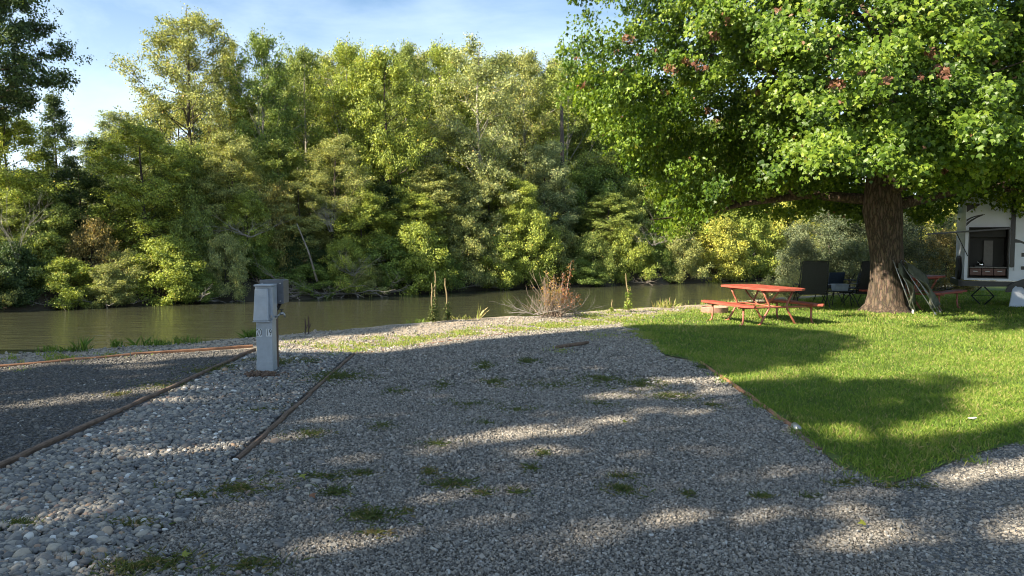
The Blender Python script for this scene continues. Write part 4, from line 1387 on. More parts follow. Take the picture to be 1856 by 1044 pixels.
folded_chair((9.62, 17.35, 0), R(-38), R(-33), 'dark green folded recliner leaning outermost against the maple trunk', 1.42, .30)

# ------------------------------------------------------------------ travel trailer
def trailer():
    Y = 20.0
    AN = R(25)
    ca, sa = math.cos(AN), math.sin(AN)
    ox_ = P(1748, 450, Y).x
    def X(px):
        u = (px - 928) / 1402
        return ox_ + (u * Y - ox_) / (ca + u * sa) * 1.0
    def dep(px): return Y - (X(px) - ox_) * sa
    def Z(py, px=1790): return P(px, py, dep(px)).z
    def loc(p):
        """world point -> trailer local"""
        dx, dy = p.x - ox_, p.y - Y
        return Vector((dx * ca - dy * sa, dx * sa + dy * ca, p.z))
    rt = empty('travel_trailer', (X(1748), Y, 0), -AN, 'white travel trailer with open outdoor kitchen parked behind the maple', 'trailer')
    ox = X(1748)
    def b(x0, x1, y0, y1, z0, z1): return MB().box(x0 - ox, x1 - ox, y0 - Y, y1 - Y, z0, z1)
    zb, zt = Z(508), 3.5
    xr = 19.5
    o0, o1, oz0, oz1 = X(1756), X(1827), Z(503), Z(413)
    D = 2.35
    mb = MB()
    ent = [(ox, o0, zb, zt), (o1, xr, zb, zt)]
    for (xa, xb_, za, zb_) in ent:
        mb.box(xa - ox, xb_ - ox, 0, .05, za, zb_)
    mb.box(o0 - ox, o1 - ox, 0, .05, zb, oz0)
    mb.box(o0 - ox, o1 - ox, 0, .05, oz1, zt)
    mb.box(0, .05, .05, D, zb, zt)                         # rear wall
    mb.box(.05, xr - ox, D - .05, D, zb, zt)               # far side
    mb.box(.05, xr - ox, .05, D - .05, zb, zb + .04)       # floor
    mb.box(.05, xr - ox, .05, D - .05, zt - .05, zt)
    mb.box(xr - ox - .05, xr - ox, .05, D - .05, zb + .04, zt - .05)
    mb.build('body', M['rv_white'], rt)
    # trim round the opening
    fr = MB()
    t = .022
    for (xa, xb_, za, zb_) in ((o0 - t, o0, oz0 - t, oz1 + t), (o1, o1 + t, oz0 - t, oz1 + t), (o0, o1, oz0 - t, oz0), (o0, o1, oz1, oz1 + t)):
        fr.box(xa - ox, xb_ - ox, -.012, .06, za, zb_)
    kit = fr.build('kitchen_frame', M['rv_black'], rt, bevel=.004)
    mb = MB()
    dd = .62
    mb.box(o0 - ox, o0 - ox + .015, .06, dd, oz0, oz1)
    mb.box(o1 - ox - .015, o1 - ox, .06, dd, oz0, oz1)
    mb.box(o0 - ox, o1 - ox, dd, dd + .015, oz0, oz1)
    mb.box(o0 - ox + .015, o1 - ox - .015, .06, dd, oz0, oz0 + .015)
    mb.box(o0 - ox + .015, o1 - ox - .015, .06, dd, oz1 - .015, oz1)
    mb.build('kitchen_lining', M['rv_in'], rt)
    cz = Z(484)
    b(o0 + .02, o1 - .02, Y + .04, Y + dd - .01, cz - .03, cz).build('counter', M['counter'], rt, bevel=.004)
    xw = (o1 - o0 - .09) / 3
    for i in range(3):
        xa = o0 + .03 + i * (xw + .012)
        dr = b(xa, xa + xw, Y + .06, Y + .42, oz0 + .05, cz - .04).build('drawer', M['rv_drawer'], rt, bevel=.006)
        b(xa + xw * .3, xa + xw * .7, Y + .045, Y + .058, cz - .12, cz - .105).build('handle', M['galv'], dr)
    # pale panel inside and upper cupboard
    b(X(1787), X(1804), Y + .52, Y + dd - .005, cz + .002, Z(436)).build('inner_panel', M['counter'], rt)
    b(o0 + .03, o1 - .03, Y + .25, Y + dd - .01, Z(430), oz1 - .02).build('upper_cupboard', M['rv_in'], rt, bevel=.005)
    b(o0 + .16, o0 + .42, Y + .2, Y + .5, cz + .001, cz + .025).build('stove', M['rv_black'], rt)
    # lifted hatch and its strut
    a1, a2 = loc(P(1678, 424, 19.7)), loc(P(1832, 414, dep(1832) - .35))
    mb = MB()
    zq = .018
    a1.z -= .01; a2.z += .0
    mb.prism([(a1.x, a1.y, a1.z - zq), (a2.x, a2.y, a2.z - zq), (a2.x, a2.y, a2.z + zq), (a1.x, a1.y, a1.z + zq)], (0.02, -a2.y - .02, 0.01))
    mb.build('hatch', M['rv_black'], rt)
    s1, s2 = loc(P(1733, 423, 19.75)), loc(P(1753, 464, dep(1753) - .02))
    MB().tube([tuple(s1), tuple(s2)], .011, 6).build('strut', M['black_metal'], rt)
    # black vertical edge
    b(X(1830), X(1837), Y - .06, Y - .003, Z(484), zt).build('slide_edge', M['rv_black'], rt)
    b(X(1838), xr, Y - .055, Y - .003, Z(490), zt - .2).build('slide_wall', M['rv_white'], rt)
    # decals
    def swoosh(pts_top, pts_bot, yy=-.0075):
        mb = MB()
        n = len(pts_top)
        for (px, py) in pts_top + pts_bot:
            mb.v.append((X(px) - ox, yy, Z(py, px)))
        for i in range(n - 1):
            mb.f.append((i, i + 1, n + i + 1, n + i))
        o = mb.build('stripe', M['rv_black'], rt)
        sd = o.modifiers.new('s', 'SOLIDIFY'); sd.thickness = .004
    swoosh([(1749, 398), (1756, 394), (1765, 391), (1779, 388)], [(1749, 402), (1756, 397), (1765, 393), (1779, 389)])
    swoosh([(1749, 404), (1757, 398), (1768, 392), (1782, 388)], [(1749, 410), (1757, 402), (1768, 395), (1782, 389)])
    swoosh([(1749, 369), (1756, 369), (1765, 369), (1772, 369)], [(1749, 385), (1756, 380), (1765, 376), (1772, 372)])
    swoosh([(1838, 433), (1848, 436), (1860, 441), (1880, 450)], [(1838, 440), (1848, 440), (1860, 445), (1880, 452)], -.062)
    for (pa, pb) in ((458, 465), (482, 488)):
        b(X(1850), X(1859), Y - .068, Y - .056, Z(pb), Z(pa)).build('vent', M['rv_black'], rt)
    b(X(1856), X(1900), Y - .066, Y - .0555, Z(440), Z(405)).build('window', M['rv_black'], rt, bevel=.01)
    # fender, wheels
    wx, wz = X(1868), .33
    for k, dx in enumerate((0, .85)):
        w = MB().lathe([(.20, -.1), (.30, -.11), (.33, -.07), (.33, .07), (.30, .11), (.20, .1)], 0, 0, 28).build('wheel', M['black_rubber'], rt, True)
        w.rotation_euler = (R(90), 0, 0)
        w.location = (wx - ox + dx, .2, wz)
        r_ = MB().lathe([(.04, .113), (.12, .12), (.19, .112), (.19, .08), (.04, .08)], 0, 0, 24).build('rim', M['galv'], w, True)
    mb = MB()
    pts = [(wx - ox + .42 + math.cos(a) * .95 * (1), math.sin(a) * .42) for a in np.linspace(math.pi, 0, 15)]
    for i, (xx, z_) in enumerate(pts):
        f = 0.86
        cx_ = wx - ox + .42
        mb.v += [(xx, -.08, .38 + z_), (xx, -.004, .38 + z_), (cx_ + (xx - cx_) * f, -.004, .38 + z_ * f), (cx_ + (xx - cx_) * f, -.08, .38 + z_ * f)]
    for i in range(14):
        for k in range(4):
            k2 = (k + 1) % 4
            mb.f.append((i * 4 + k, i * 4 + k2, (i + 1) * 4 + k2, (i + 1) * 4 + k))
    mb.f += [(0, 1, 2, 3), (56, 57, 58, 59)]
    mb.build('fender', M['rv_black'], rt)
    # chassis, bumper and scissor jack
    b(X(1738), xr, Y + .05, Y + .14, Z(519), Z(510)).build('chassis_rail', M['rv_black'], rt)
    b(X(1738), X(1746), Y + .05, Y + 2.3, Z(519) - .01, Z(509)).build('bumper', M['rv_black'], rt)
    jx = X(1784)
    zt_, zb_ = Z(520), .02
    zm = (zt_ + zb_) / 2
    mb = MB()
    for q in (-1, 1):
        mb.tube([(jx - ox + q * .03, .1, zt_), (jx - ox + q * .25, .1, zm)], .018, 6)
        mb.tube([(jx - ox + q * .25, .1, zm), (jx - ox + q * .03, .1, zb_)], .018, 6)
    mb.tube([(jx - ox - .27, .1, zm), (jx - ox + .34, .1, zm + .01)], .009, 6)
    mb.box(jx - ox - .09, jx - ox + .09, .02, .18, .0, .02)
    mb.build('scissor_jack', M['black_metal'], rt)
    # spare wheel carried on the rear
    w = MB().lathe([(.18, -.03), (.31, -.045), (.34, -.03), (.34, .03), (.31, .045), (.18, .03)], 0, 0, 28).build('spare_wheel', M['black_rubber'], rt, True)
    w.rotation_euler = (0, R(90), 0)
    w.location = (-.055, .9, Z(488, 1748))
    # kettle
    kx, ky = X(1776) - ox_ + .06, .33
    kt = empty('kettle', (ox_ + kx * ca + ky * sa, Y - kx * sa + ky * ca, cz + .026), R(20), 'shiny steel kettle on the trailer kitchen stove', 'kettle')
    mb = MB().lathe([(.075, 0), (.08, .02), (.07, .07), (.04, .1), (.012, .108), (.012, .12), (.002, .125)], 0, 0, 20)
    mb.build('kettle_body', M['kettle'], kt, True)
    MB().tube([(-.06, 0, .05), (-.1, 0, .08), (-.13, 0, .115)], [.018, .014, .009], 8).build('spout', M['kettle'], kt, True)
    MB().tube([(-.05, 0, .1), (-.03, 0, .15), (.03, 0, .15), (.05, 0, .1)], .007, 8).build('handle', M['black_rubber'], kt, True)
trailer()
# pale board leaning by the trailer
q0, q1 = P(1829, 556, 19.3), P(1880, 556, 19.3)
t0, t1 = P(1838, 512, 19.6), P(1872, 512, 19.6)
mb = MB()
mb.prism([(q0.x, 19.3, 0.01), (q1.x, 19.3, 0.01), (t1.x, 19.6, t1.z), (t0.x, 19.6, t0.z)], (0, .03, .006))
tag(mb.build('leaning_board', M['white_board'], bevel=.006), 'pale blue white board leaning against the trailer wheel', 'board')

# ------------------------------------------------------------------ the maple
def maple():
    bx, by = 8.75, 18.0
    rt = empty('maple_tree', (bx, by, 0), 0, 'large spreading maple with bright green leaves and flared trunk on the lawn', 'tree')
    rg = np.random.default_rng(99)
    rd = random.Random(99)
    # trunk with root flare (rings around a wandering axis)
    ax = [(0.0, 0.03, 0.58), (0.0, .09, 0.46), (0.0, .2, 0.395), (-.01, .4, .36), (-.02, .8, .325), (-.05, 1.2, .31), (-.10, 1.6, .32), (-.16, 2.0, .35), (-.20, 2.35, .37), (-.2, 2.8, .33), (-.18, 3.4, .28), (-.15, 4.4, .24), (-.1, 6, .2), (0, 8, .14), (0, 10, .08), (0, 11.5, .03)]
    mb = MB()
    n = 26
    for i, (dx, z, r) in enumerate(ax):
        fl = max(0, 1 - z / 0.5)
        for k in range(n):
            t = 2 * math.pi * k / n
            rr = r * (1 + .10 * math.sin(3 * t + 1 + z) + .05 * math.sin(7 * t + z * 2) + fl * .12 * math.sin(5 * t + .6))
            rr *= 1.10 if z < 3 else 1.05
            mb.v.append((dx + math.cos(t) * rr, math.sin(t) * rr, z - .06 * (i == 0)))
    for i in range(len(ax) - 1):
        for k in range(n):
            k2 = (k + 1) % n
            mb.f.append((i * n + k, i * n + k2, (i + 1) * n + k2, (i + 1) * n + k))
    mb.build('trunk', M['bark_maple'], rt, True)
    cx, cy = -0.55, -0.7        # crown centre relative to the trunk
    RX, RY, RT, ZC = 7.35, 6.3, 7.4, 5.6
    def bottom(x, y):
        """height of the underside of the crown; droops at the left, lifted towards the sun side"""
        rr = math.hypot((x - cx) / RX, (y - cy) / RY)
        z = 2.75 - 0.45 * min(1, rr) ** 2
        if y < -1.2 and -6.0 < x < -1.5: z += 0.2
        if -3.6 < x < -1.2: z += 0.3
        if y < -2.5 and -1.4 < x < 1.2: z -= 0.2
        if x > 1.8: z += 0.2
        if x > -1.6 and y < -.5: z += .45
        z += .28 * math.sin(x * 1.9 + .5) * math.cos(y * 1.5 + x * .6)
        if x < -4: z -= 0.5
        if x < -3.5 and y < -2.5: z += 0.5
        if x > 2.0: z -= 0.15
        return z
    limbs = MB()
    def z0_(u, shell): return ZC + (u[2] * RT * shell if u[2] > 0 else u[2] * 3.6 * shell)
    nl = 30
    tips = []
    for i in range(nl):
        t = (i + .5) / nl
        z0 = 2.35 + 6.5 * t ** 1.1
        az = i * 2.399963 + .3
        el = .12 + .75 * t
        L = (7.2 * (1 - .72 * t)) * rd.uniform(.8, 1.05)
        p0 = Vector((-.15, 0, z0))
        tip = Vector((cx + math.cos(az) * L * math.cos(el) * RX / 7, cy + math.sin(az) * L * math.cos(el) * RY / 7, z0 + L * math.sin(el)))
        tip.x = max(tip.x, cx - min(5.6, 3.8 + .5 * max(0, z0 - 3)))
        aa = math.degrees(math.atan2(tip.y, tip.x + .3)) % 360
        if 200 < aa < 238: tip = p0.lerp(tip, .55)
        if t < .3: tip.z = bottom(tip.x, tip.y) + rd.uniform(.3, 1.0)
        m1 = p0.lerp(tip, .35) + Vector((0, 0, .35)); m2 = p0.lerp(tip, .7) + Vector((0, 0, .3))
        r0 = .15 * (1 - .6 * t)
        limbs.tube([p0, m1, m2, tip], [r0, r0 * .7, r0 * .4, .015], 7, False)
        for j in range(9):
            f = rd.uniform(.25, 1)
            q = p0.lerp(tip, f) + Vector((0, 0, .3 * math.sin(math.pi * f)))
            a2 = az + rd.choice((-1, 1)) * rd.uniform(.4, 1.2)
            q2 = q + Vector((math.cos(a2), math.sin(a2), rd.uniform(-.1, .5))) * rd.uniform(.7, 1.9)
            if 198 < math.degrees(math.atan2(q2.y, q2.x + .3)) % 360 < 240 and q2.z < 6: q2 = q.lerp(q2, .2)
            if q2.z < bottom(q2.x, q2.y): q2.z = bottom(q2.x, q2.y) + .1
            limbs.tube([q, q.lerp(q2, .5) + Vector((0, 0, .06)), q2], [r0 * .3, r0 * .18, .006], 5, False)
    limbs.build('limbs', M['bark_maple'], rt, True)
    def sunbeam(x, y, z):
        """distance to the ray of light that reaches the foot of the trunk"""
        d = -SUN_T
        v = Vector((x + .15, y + .2, z - .35))
        t = v.dot(d)
        return (v - d * t).length if t > 0 else 9
    # leaf sprays fill the outer shell of the crown, thinner inside
    sprays = []
    while len(sprays) < 2300:
        u = rg.normal(size=3); u /= np.linalg.norm(u)
        shell = 1 - abs(rg.normal(0, 0.17))
        if shell < .35: continue
        lump = 1 + .10 * math.sin(u[0] * 7 + 1) * math.cos(u[1] * 6) + .07 * math.sin(u[2] * 9 + u[0] * 5)
        x = cx + u[0] * RX * shell * lump
        y = cy + u[1] * RY * shell * lump
        aa = math.degrees(math.atan2(y + .0, x + .3)) % 360
        lob = 1 - .34 * math.exp(-((aa - 222) / 9) ** 2) * (1 if z0_(u, shell) < 5.4 else .45) - .30 * math.exp(-((aa - 268) / 9) ** 2)
        x *= lob; y *= lob
        if u[2] < 0:
            hz = math.hypot(u[0], u[1]); kk = (hz ** .35) / hz
            if x > cx: x = cx + (x - cx) * kk
            else: x = cx + (x - cx) * (kk ** .4)
            y = cy + (y - cy) * kk
        z = ZC + (u[2] * RT * shell * lump if u[2] > 0 else u[2] * 3.6 * shell)
        if x < cx and (cx - x) > min(6.85, 3.9 + .95 * max(0, z - 2.2)): continue
        zb_ = bottom(x, y) + .12 * math.sin(x * 2.1) * math.cos(y * 1.7)
        if z < zb_: continue
        if u[1] > 0.35 and rg.random() < .45: continue        # far side of the crown: fewer
        if shell > .8 and vnoise(x + z * .7, y - z * .6, 1.15, 6) + .5 * vnoise(x - z, y + z, 2.3, 1) < -.42 and rg.random() < .85: continue
        # crown hollowed along one sun ray so light reaches the trunk foot
        if sunbeam(x, y, z) < .85: continue
        sprays.append((x, y, z, rg.random(), 0))
    # inner leaves behind the gaps, tinted darker as painted shade
    k = 0
    while k < 620:
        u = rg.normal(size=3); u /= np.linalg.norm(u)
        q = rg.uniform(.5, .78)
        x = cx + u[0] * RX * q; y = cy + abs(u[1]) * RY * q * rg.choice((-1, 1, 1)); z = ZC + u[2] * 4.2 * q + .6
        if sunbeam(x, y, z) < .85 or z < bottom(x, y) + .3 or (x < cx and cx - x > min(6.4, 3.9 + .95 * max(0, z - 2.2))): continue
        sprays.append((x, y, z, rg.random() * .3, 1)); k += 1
    # underside layer
    k = 0
    while k < 330:
        a = rg.uniform(0, 2 * math.pi); r = math.sqrt(rg.random()) * .98
        x = cx + math.cos(a) * RX * r; y = cy + math.sin(a) * RY * r
        if math.hypot(x + .15, y) < 1.3 or cx - x > 4.0: continue
        aa = math.degrees(math.atan2(y, x + .3)) % 360
        if abs(aa - 222) < 9 and r > .55: continue
        z = bottom(x, y) + abs(rg.normal(0, .28))
        if sunbeam(x, y, z) < .85: continue
        sprays.append((x, y, z, rg.random(), 1)); k += 1
    S = np.array(sprays)
    ns = len(S)
    cnt = rg.poisson(145 * rg.uniform(.4, 1.5, ns))
    rep = np.repeat(np.arange(ns), cnt)
    m_ = len(rep)
    # each spray: a drooping fan pointing outwards
    out = unit(S[:, :3] - np.array([cx, cy, ZC - 1.2]))
    outh = unit(out * np.array([1, 1, .35]))
    side = unit(np.cross(outh, np.array([0, 0, 1.0])))
    ln = rg.uniform(.5, 1.05, ns)
    a = rg.beta(1.4, 1.2, m_) - .35
    b = rg.normal(0, .24, m_) * (1.15 - a)
    c = rg.normal(0, .10, m_)
    O = outh[rep]; Sd = side[rep]; L_ = ln[rep][:, None]
    pos = S[rep, :3] + O * (a[:, None] * L_) + Sd * (b[:, None] * L_) + np.array([0, 0, 1.0]) * (c - .32 * np.clip(a, 0, 1) ** 2 * ln[rep])[:, None]
    nr = np.array([0, 0, 1.0]) * .32 + O * .9 + rg.normal(size=(m_, 3)) * .5
    size = rg.uniform(.06, .105, m_)
    # colour: clumps vary, inner sprays keep their darker tint
    tint = .18 + .38 * S[rep, 3] + rg.normal(0, .14, m_)
    tint = np.clip(tint, 0, .84)
    # rusty clumps where the photograph shows them
    wx = pos[:, 0] + bx; wy = pos[:, 1] + by
    qx, qy, dep = project(wx, wy, pos[:, 2])
    front = pos[:, 1] < cy + 1.0
    for (rx_, ry_, rr) in ((1140, 70, 13), (1117, 97, 7), (1215, 128, 14), (1245, 112, 10), (1270, 118, 14), (1205, 165, 9), (1296, 66, 11), (1320, 40, 9), (1125, 127, 6), (1046, 105, 6), (1050, 158, 6), (1285, 200, 8),
                           (1514, 152, 17), (1565, 131, 9), (1505, 105, 8), (1608, 145, 10), (1705, 130, 18), (1690, 95, 15), (1665, 140, 10), (1523, 187, 7), (1412, 17, 9), (1300, 217, 6), (1183, 90, 7), (1060, 155, 6), (1580, 20, 9), (1712, 312, 8), (1375, 168, 7)):
        hit = front & ((qx - rx_) ** 2 + ((qy - ry_) * 1.3) ** 2 < (rr * 1.05) ** 2) & (rg.random(m_) < .75)
        tint[hit] = rg.uniform(.91, 1.0, hit.sum())
    tint[rg.random(m_) < .004] = .93
    me = leaves_mesh('crown', pos, nr, size, tint, M['maple_leaf'], 'lobed', droop=.9, rng=rg)
    obj('crown', me, rt)
maple()

# ------------------------------------------------------------------ shade trees left of and behind the camera, crowns shaped to the wanted shadows
def shade_trees():
    rg = np.random.default_rng(5)
    n = 100000
    gx = rg.uniform(-16, 13, n)
    gy = rg.uniform(-1.5, 17.5, n)
    qx, qy, dep = project(gx, gy, np.zeros(n))
    vis = dep > 1.0
    # far limit of the shade, picture pixels
    ex = [-400, 0, 100, 200, 300, 400, 460, 500, 600, 700, 800, 900, 1000, 1100, 1170, 1240, 1330, 1400, 1500, 1600, 1650, 1800, 1900, 2300]
    ey = [720, 678, 662, 662, 655, 648, 644, 641, 641, 636, 621, 608, 600, 590, 585, 592, 592, 595, 604, 622, 640, 684, 700, 760]
    lim = np.interp(qx, ex, ey) + np.interp(qx, [600, 720, 1150, 1250], [0, 7, 7, 0])
    ux = [-400, 0, 130, 240, 300, 460, 500, 600, 700, 760, 770]
    uy = [711, 665, 655, 645, 641, 629, 620, 611, 603, 590, 0]
    upl = np.interp(qx, ux, uy)
    band = (qy < upl) & (qx < 765) & (qy > 560)
    shade = np.where(vis, (qy > lim) | band, True)
    keep = shade.copy()
    # light streaks: (x0,y0,x1,y1,half thickness px, strength)
    L = [(-50, 742, 130, 728, 7, 1), (130, 728, 300, 706, 8, 1), (300, 706, 420, 700, 6, .7), (200, 668, 320, 660, 7, .9),
         (1290, 694, 1420, 682, 9, 1), (1400, 684, 1560, 668, 15, 1), (1540, 662, 1800, 655, 34, 1), (1600, 640, 1900, 665, 34, 1), (1180, 693, 1290, 692, 7, .85),
         (1050, 722, 1200, 712, 9, .6), (1200, 716, 1330, 712, 8, .85), (760, 808, 900, 797, 12, .8), (900, 797, 1060, 780, 12, .9), (1060, 778, 1180, 748, 9, .7), (1180, 748, 1330, 735, 8, .7),
         (1660, 786, 1900, 745, 22, 1), (1540, 800, 1680, 790, 10, .9), (1760, 730, 1900, 715, 24, 1), (1830, 700, 1950, 700, 30, 1), (1500, 790, 1560, 802, 6, .8),
         (1520, 905, 1640, 880, 13, .7), (1640, 885, 1760, 860, 14, .85), (1760, 862, 1900, 838, 17, 1), (1450, 900, 1530, 905, 9, .5),
         (1470, 1000, 1560, 975, 15, .9), (1560, 975, 1640, 962, 17, 1), (1640, 965, 1780, 955, 17, .7), (1780, 962, 1920, 965, 22, 1),
         (-30, 975, 110, 950, 15, .95), (110, 945, 210, 905, 14, 1), (210, 902, 290, 870, 8, .8), (-40, 930, 60, 925, 6, .3),
         (560, 1010, 640, 982, 15, 1), (640, 982, 760, 965, 14, .85), (760, 965, 880, 948, 14, .6), (950, 985, 1080, 975, 12, .6),
         (500, 800, 560, 790, 8, .6), (540, 845, 680, 832, 10, .65),         (330, 810, 470, 800, 9, .6), (380, 720, 560, 690, 7, .45), (200, 790, 330, 770, 6, .4), (-30, 880, 120, 860, 9, .4), (230, 950, 380, 925, 8, .4), (450, 905, 620, 900, 8, .45), (700, 885, 860, 870, 10, .45), (860, 700, 1000, 690, 6, .4), (1100, 960, 1300, 935, 9, .4), (1150, 830, 1330, 815, 9, .45),
 (250, 856, 350, 842, 6, .5), (580, 765, 700, 752, 7, .6), (330, 760, 440, 745, 5, .4),
         (1170, 790, 1330, 775, 8, .3), (1000, 870, 1180, 855, 9, .4), (1250, 870, 1400, 860, 9, .5), (420, 1045, 560, 1020, 8, .5), (1340, 960, 1450, 930, 10, .4), (80, 700, 200, 690, 3, .5)]
    for (x0, y0, x1, y1, th, st) in L:
        dx, dy = x1 - x0, y1 - y0
        t = np.clip(((qx - x0) * dx + (qy - y0) * dy) / (dx * dx + dy * dy), 0, 1)
        dd = np.hypot(qx - (x0 + t * dx), (qy - (y0 + t * dy)) )
        p = np.clip(1.6 - dd / th, 0, 1) * min(1, st * .98)
        keep &= ~(vis & (rg.random(n) < np.where(p > .02, np.clip(p * 1.05, 0, 1), 0)))
    # general sparkle
    al = gx * SUN_DIR_H.x + gy * SUN_DIR_H.y
    ac = -gx * SUN_DIR_H.y + gy * SUN_DIR_H.x
    sp = vnoise(al * .45, ac * 1.6, 1.5, 4) + .7 * vnoise(al, ac * 2.0, 1.9, 8)
    keep &= rg.random(n) < 1 - .78 * np.clip((sp - .28) / .5, 0, 1) * np.where(gy > 8.5, .35, 1)
    gx, gy = gx[keep], gy[keep]
    h = rg.uniform(8.2, 14.5, len(gx))
    k = h / math.tan(SUN_EL)
    x = gx - SUN_DIR_H.x * k
    y = gy - SUN_DIR_H.y * k
    # nothing inside the picture
    qx, qy, dep = project(x, y, h)
    ok = ~((dep > 0.1) & (np.abs(qx - 928) < 1100) & (qy > -120))
    x, y, h = x[ok], y[ok], h[ok]
    pos = np.stack([x, y, h], 1)
    base = np.array([(-9.5, -6.0), (-17, -2.5), (-4.0, -9.0), (-25, -6), (-13, -11)])
    own = np.argmin(((pos[:, None, :2] - base[None]) ** 2).sum(-1), 1)
    labels = ['broad leafy tree shading the gravel from the left', 'tall tree shading the neighbouring pad', 'tree behind the viewer shading the road',
              'farthest leafy tree left of the pads', 'leafy tree standing back behind the others on the left']
    for i in range(5):
        m_ = own == i
        if m_.sum() < 50: continue
        pi = pos[m_]
        rt = empty('shade_tree', (base[i][0], base[i][1], 0), 0, labels[i], 'tree', 'trees that shade the campsite')
        q = pi - np.array([base[i][0], base[i][1], 0])
        nr = rg.normal(size=q.shape) * .5 + np.array([-SUN_T.x, -SUN_T.y, -SUN_T.z])
        me = leaves_mesh('crown', q, nr, rg.uniform(.17, .30, len(q)), rg.uniform(.2, .8, len(q)), M['leaf'], 'kite', .8, rng=rg)
        co = obj('crown', me, rt)
        co.color = (*GRN, 1)
        mb = MB()
        mb.tube([(0, 0, 0), (.1, 0, 3), (0, .1, 6), (0, 0, 9), (0, 0, 12)], [.35, .28, .24, .16, .05], 10)
        for j in range(26):
            w_ = q[rg.integers(len(q))]
            p0 = Vector((0, 0, min(6 + 3 * rg.random(), w_[2] - 1)))
            w_ = Vector(w_)
            mb.tube([p0, p0.lerp(w_, .5) + Vector((0, 0, .3)), w_], [.09, .05, .01], 5, False)
        mb.build('trunk', M['bark_dark'], rt, True)
shade_trees()

# ------------------------------------------------------------------ dead branches, driftwood, bank plants
def twigs(rd, base, n, L, spread, r=.02, up_=1.0, depth=2):
    mb = MB()
    def grow(p, d, l, r_, k):
        pts = [p]
        q = p
        for s_ in range(3):
            d = (d + Vector((rd.uniform(-1, 1), rd.uniform(-1, 1), rd.uniform(-1, 1))) * .22).normalized()
            q = q + d * (l / 3)
            pts.append(q)
        mb.tube(pts, [r_, r_ * .8, r_ * .6, r_ * .35], 4, False)
        if k > 0:
            for j in range(3):
                f = rd.choice((1, 2, 3))
                nd = (d + Vector((rd.uniform(-1, 1), rd.uniform(-1, 1), rd.uniform(-.5, .8))) * .8).normalized()
                grow(pts[f], nd, l * rd.uniform(.4, .65), r_ * .5, k - 1)
    for i in range(n):
        a = rd.uniform(0, 6.28)
        d = Vector((math.cos(a) * spread, math.sin(a) * spread, up_)).normalized()
        grow(Vector(base) + Vector((rd.uniform(-.1, .1), rd.uniform(-.1, .1), 0)), d, L * rd.uniform(.6, 1.1), r, depth)
    return mb

def dead(px, py_base, Y, n, L, spread, up_, label, r=.022, seed=1, z=None):
    rd = random.Random(seed)
    p = P(px, py_base, Y)
    mb = twigs(rd, (0, 0, 0), n + 3, L * .8, spread, r * .55, up_, 3)
    o = mb.build('dead_branches', M['dead'])
    o.location = (p.x, Y, p.z if z is None else z)
    return tag(o, label, 'branches', 'bare dead branches on the far bank')
fd = far_depth
o = dead(32, 470, fd(32) + .4, 4, 2.6, .4, 1.0, 'bare white dead tree standing at the far left bank', .02, 3)
dead(452, 430, fd(452) - .3, 7, 1.7, .9, .5, 'tangle of bare whitish twigs above the pedestal', .02, 4)
dead(602, 420, fd(602) - .4, 7, 1.3, .45, .7, 'small cluster of bare grey twigs right of the pedestal box', .018, 5)
dead(640, 500, fd(640) - .5, 9, 1.6, .8, .7, 'grey twig tangle hanging over the bank beside the yellow bush', .02, 6)
dead(1185, 445, fd(1185) - .4, 6, 1.9, .9, .5, 'faint bare twigs under the left edge of the maple', .02, 8)
# leaning grey trunk
a = P(575, 510, fd(575) - .3); b = P(538, 405, fd(575) + .2)
mb = MB().tube([a, a.lerp(b, .5) + Vector((.08, 0, 0)), b], [.055, .04, .02], 7)
tag(mb.build('dead_tree', M['drift'], smooth=True), 'thin bare grey trunk leaning left on the far bank', 'tree')
a = P(1028, 470, fd(1028) + 4); b = P(1018, 190, fd(1028) + 4.5)
mb = MB().tube([a, a.lerp(b, .5) + Vector((-.12, 0, 0)), b], [.17, .15, .09], 8)
tag(mb.build('dead_tree', M['bark_dark'], smooth=True), 'reddish dark bare trunk rising just left of the maple crown', 'tree')
# driftwood along the far waterline
DW = [(345, 553, 1.6), (180, 566, 1.0), (110, 565, .8), (560, 546, 1.6), (640, 537, 1.7), (700, 533, 1.4), (500, 548, 1.0), (830, 527, 1.0), (890, 524, .9), (590, 540, 1.3), (1290, 504, 1.2), (1170, 513, .9), (250, 562, .6)]
LW = ['pale tangled driftwood piled at the water left of the pedestal', 'short pale driftwood branch at the far left waterline', 'thin stick of driftwood below the rounded bush at far left',
      'driftwood heap just right of the dark box', 'tangled driftwood under the hanging grey twigs', 'driftwood left of the mullein stalks', 'driftwood directly behind the pedestal',
      'thin driftwood right of the mullein stalks', 'pale stick at the waterline left of the dry red bush', 'dark root tangle between two driftwood heaps', 'grey roots under the golden bush by the table', 'roots under the dark bush at mid right', 'tiny branch at the water below the olive bush']
for i, ((px, py, L), lab) in enumerate(zip(DW, LW)):
    rd = random.Random(50 + i)
    mb = twigs(rd, (0, 0, .05), 7, L * 1.1, 1.0, .035 if i in (0, 3, 4) else .025, .12, 2)
    q = G(px, py, -.78)
    o = mb.build('driftwood', M['dead'] if i in (0, 1, 2, 4, 8) else M['drift'])
    yy = fd(px) - .15
    o.location = (P(px, py, yy).x, yy, -.80)
    tag(o, lab, 'driftwood', 'driftwood along the far waterline')

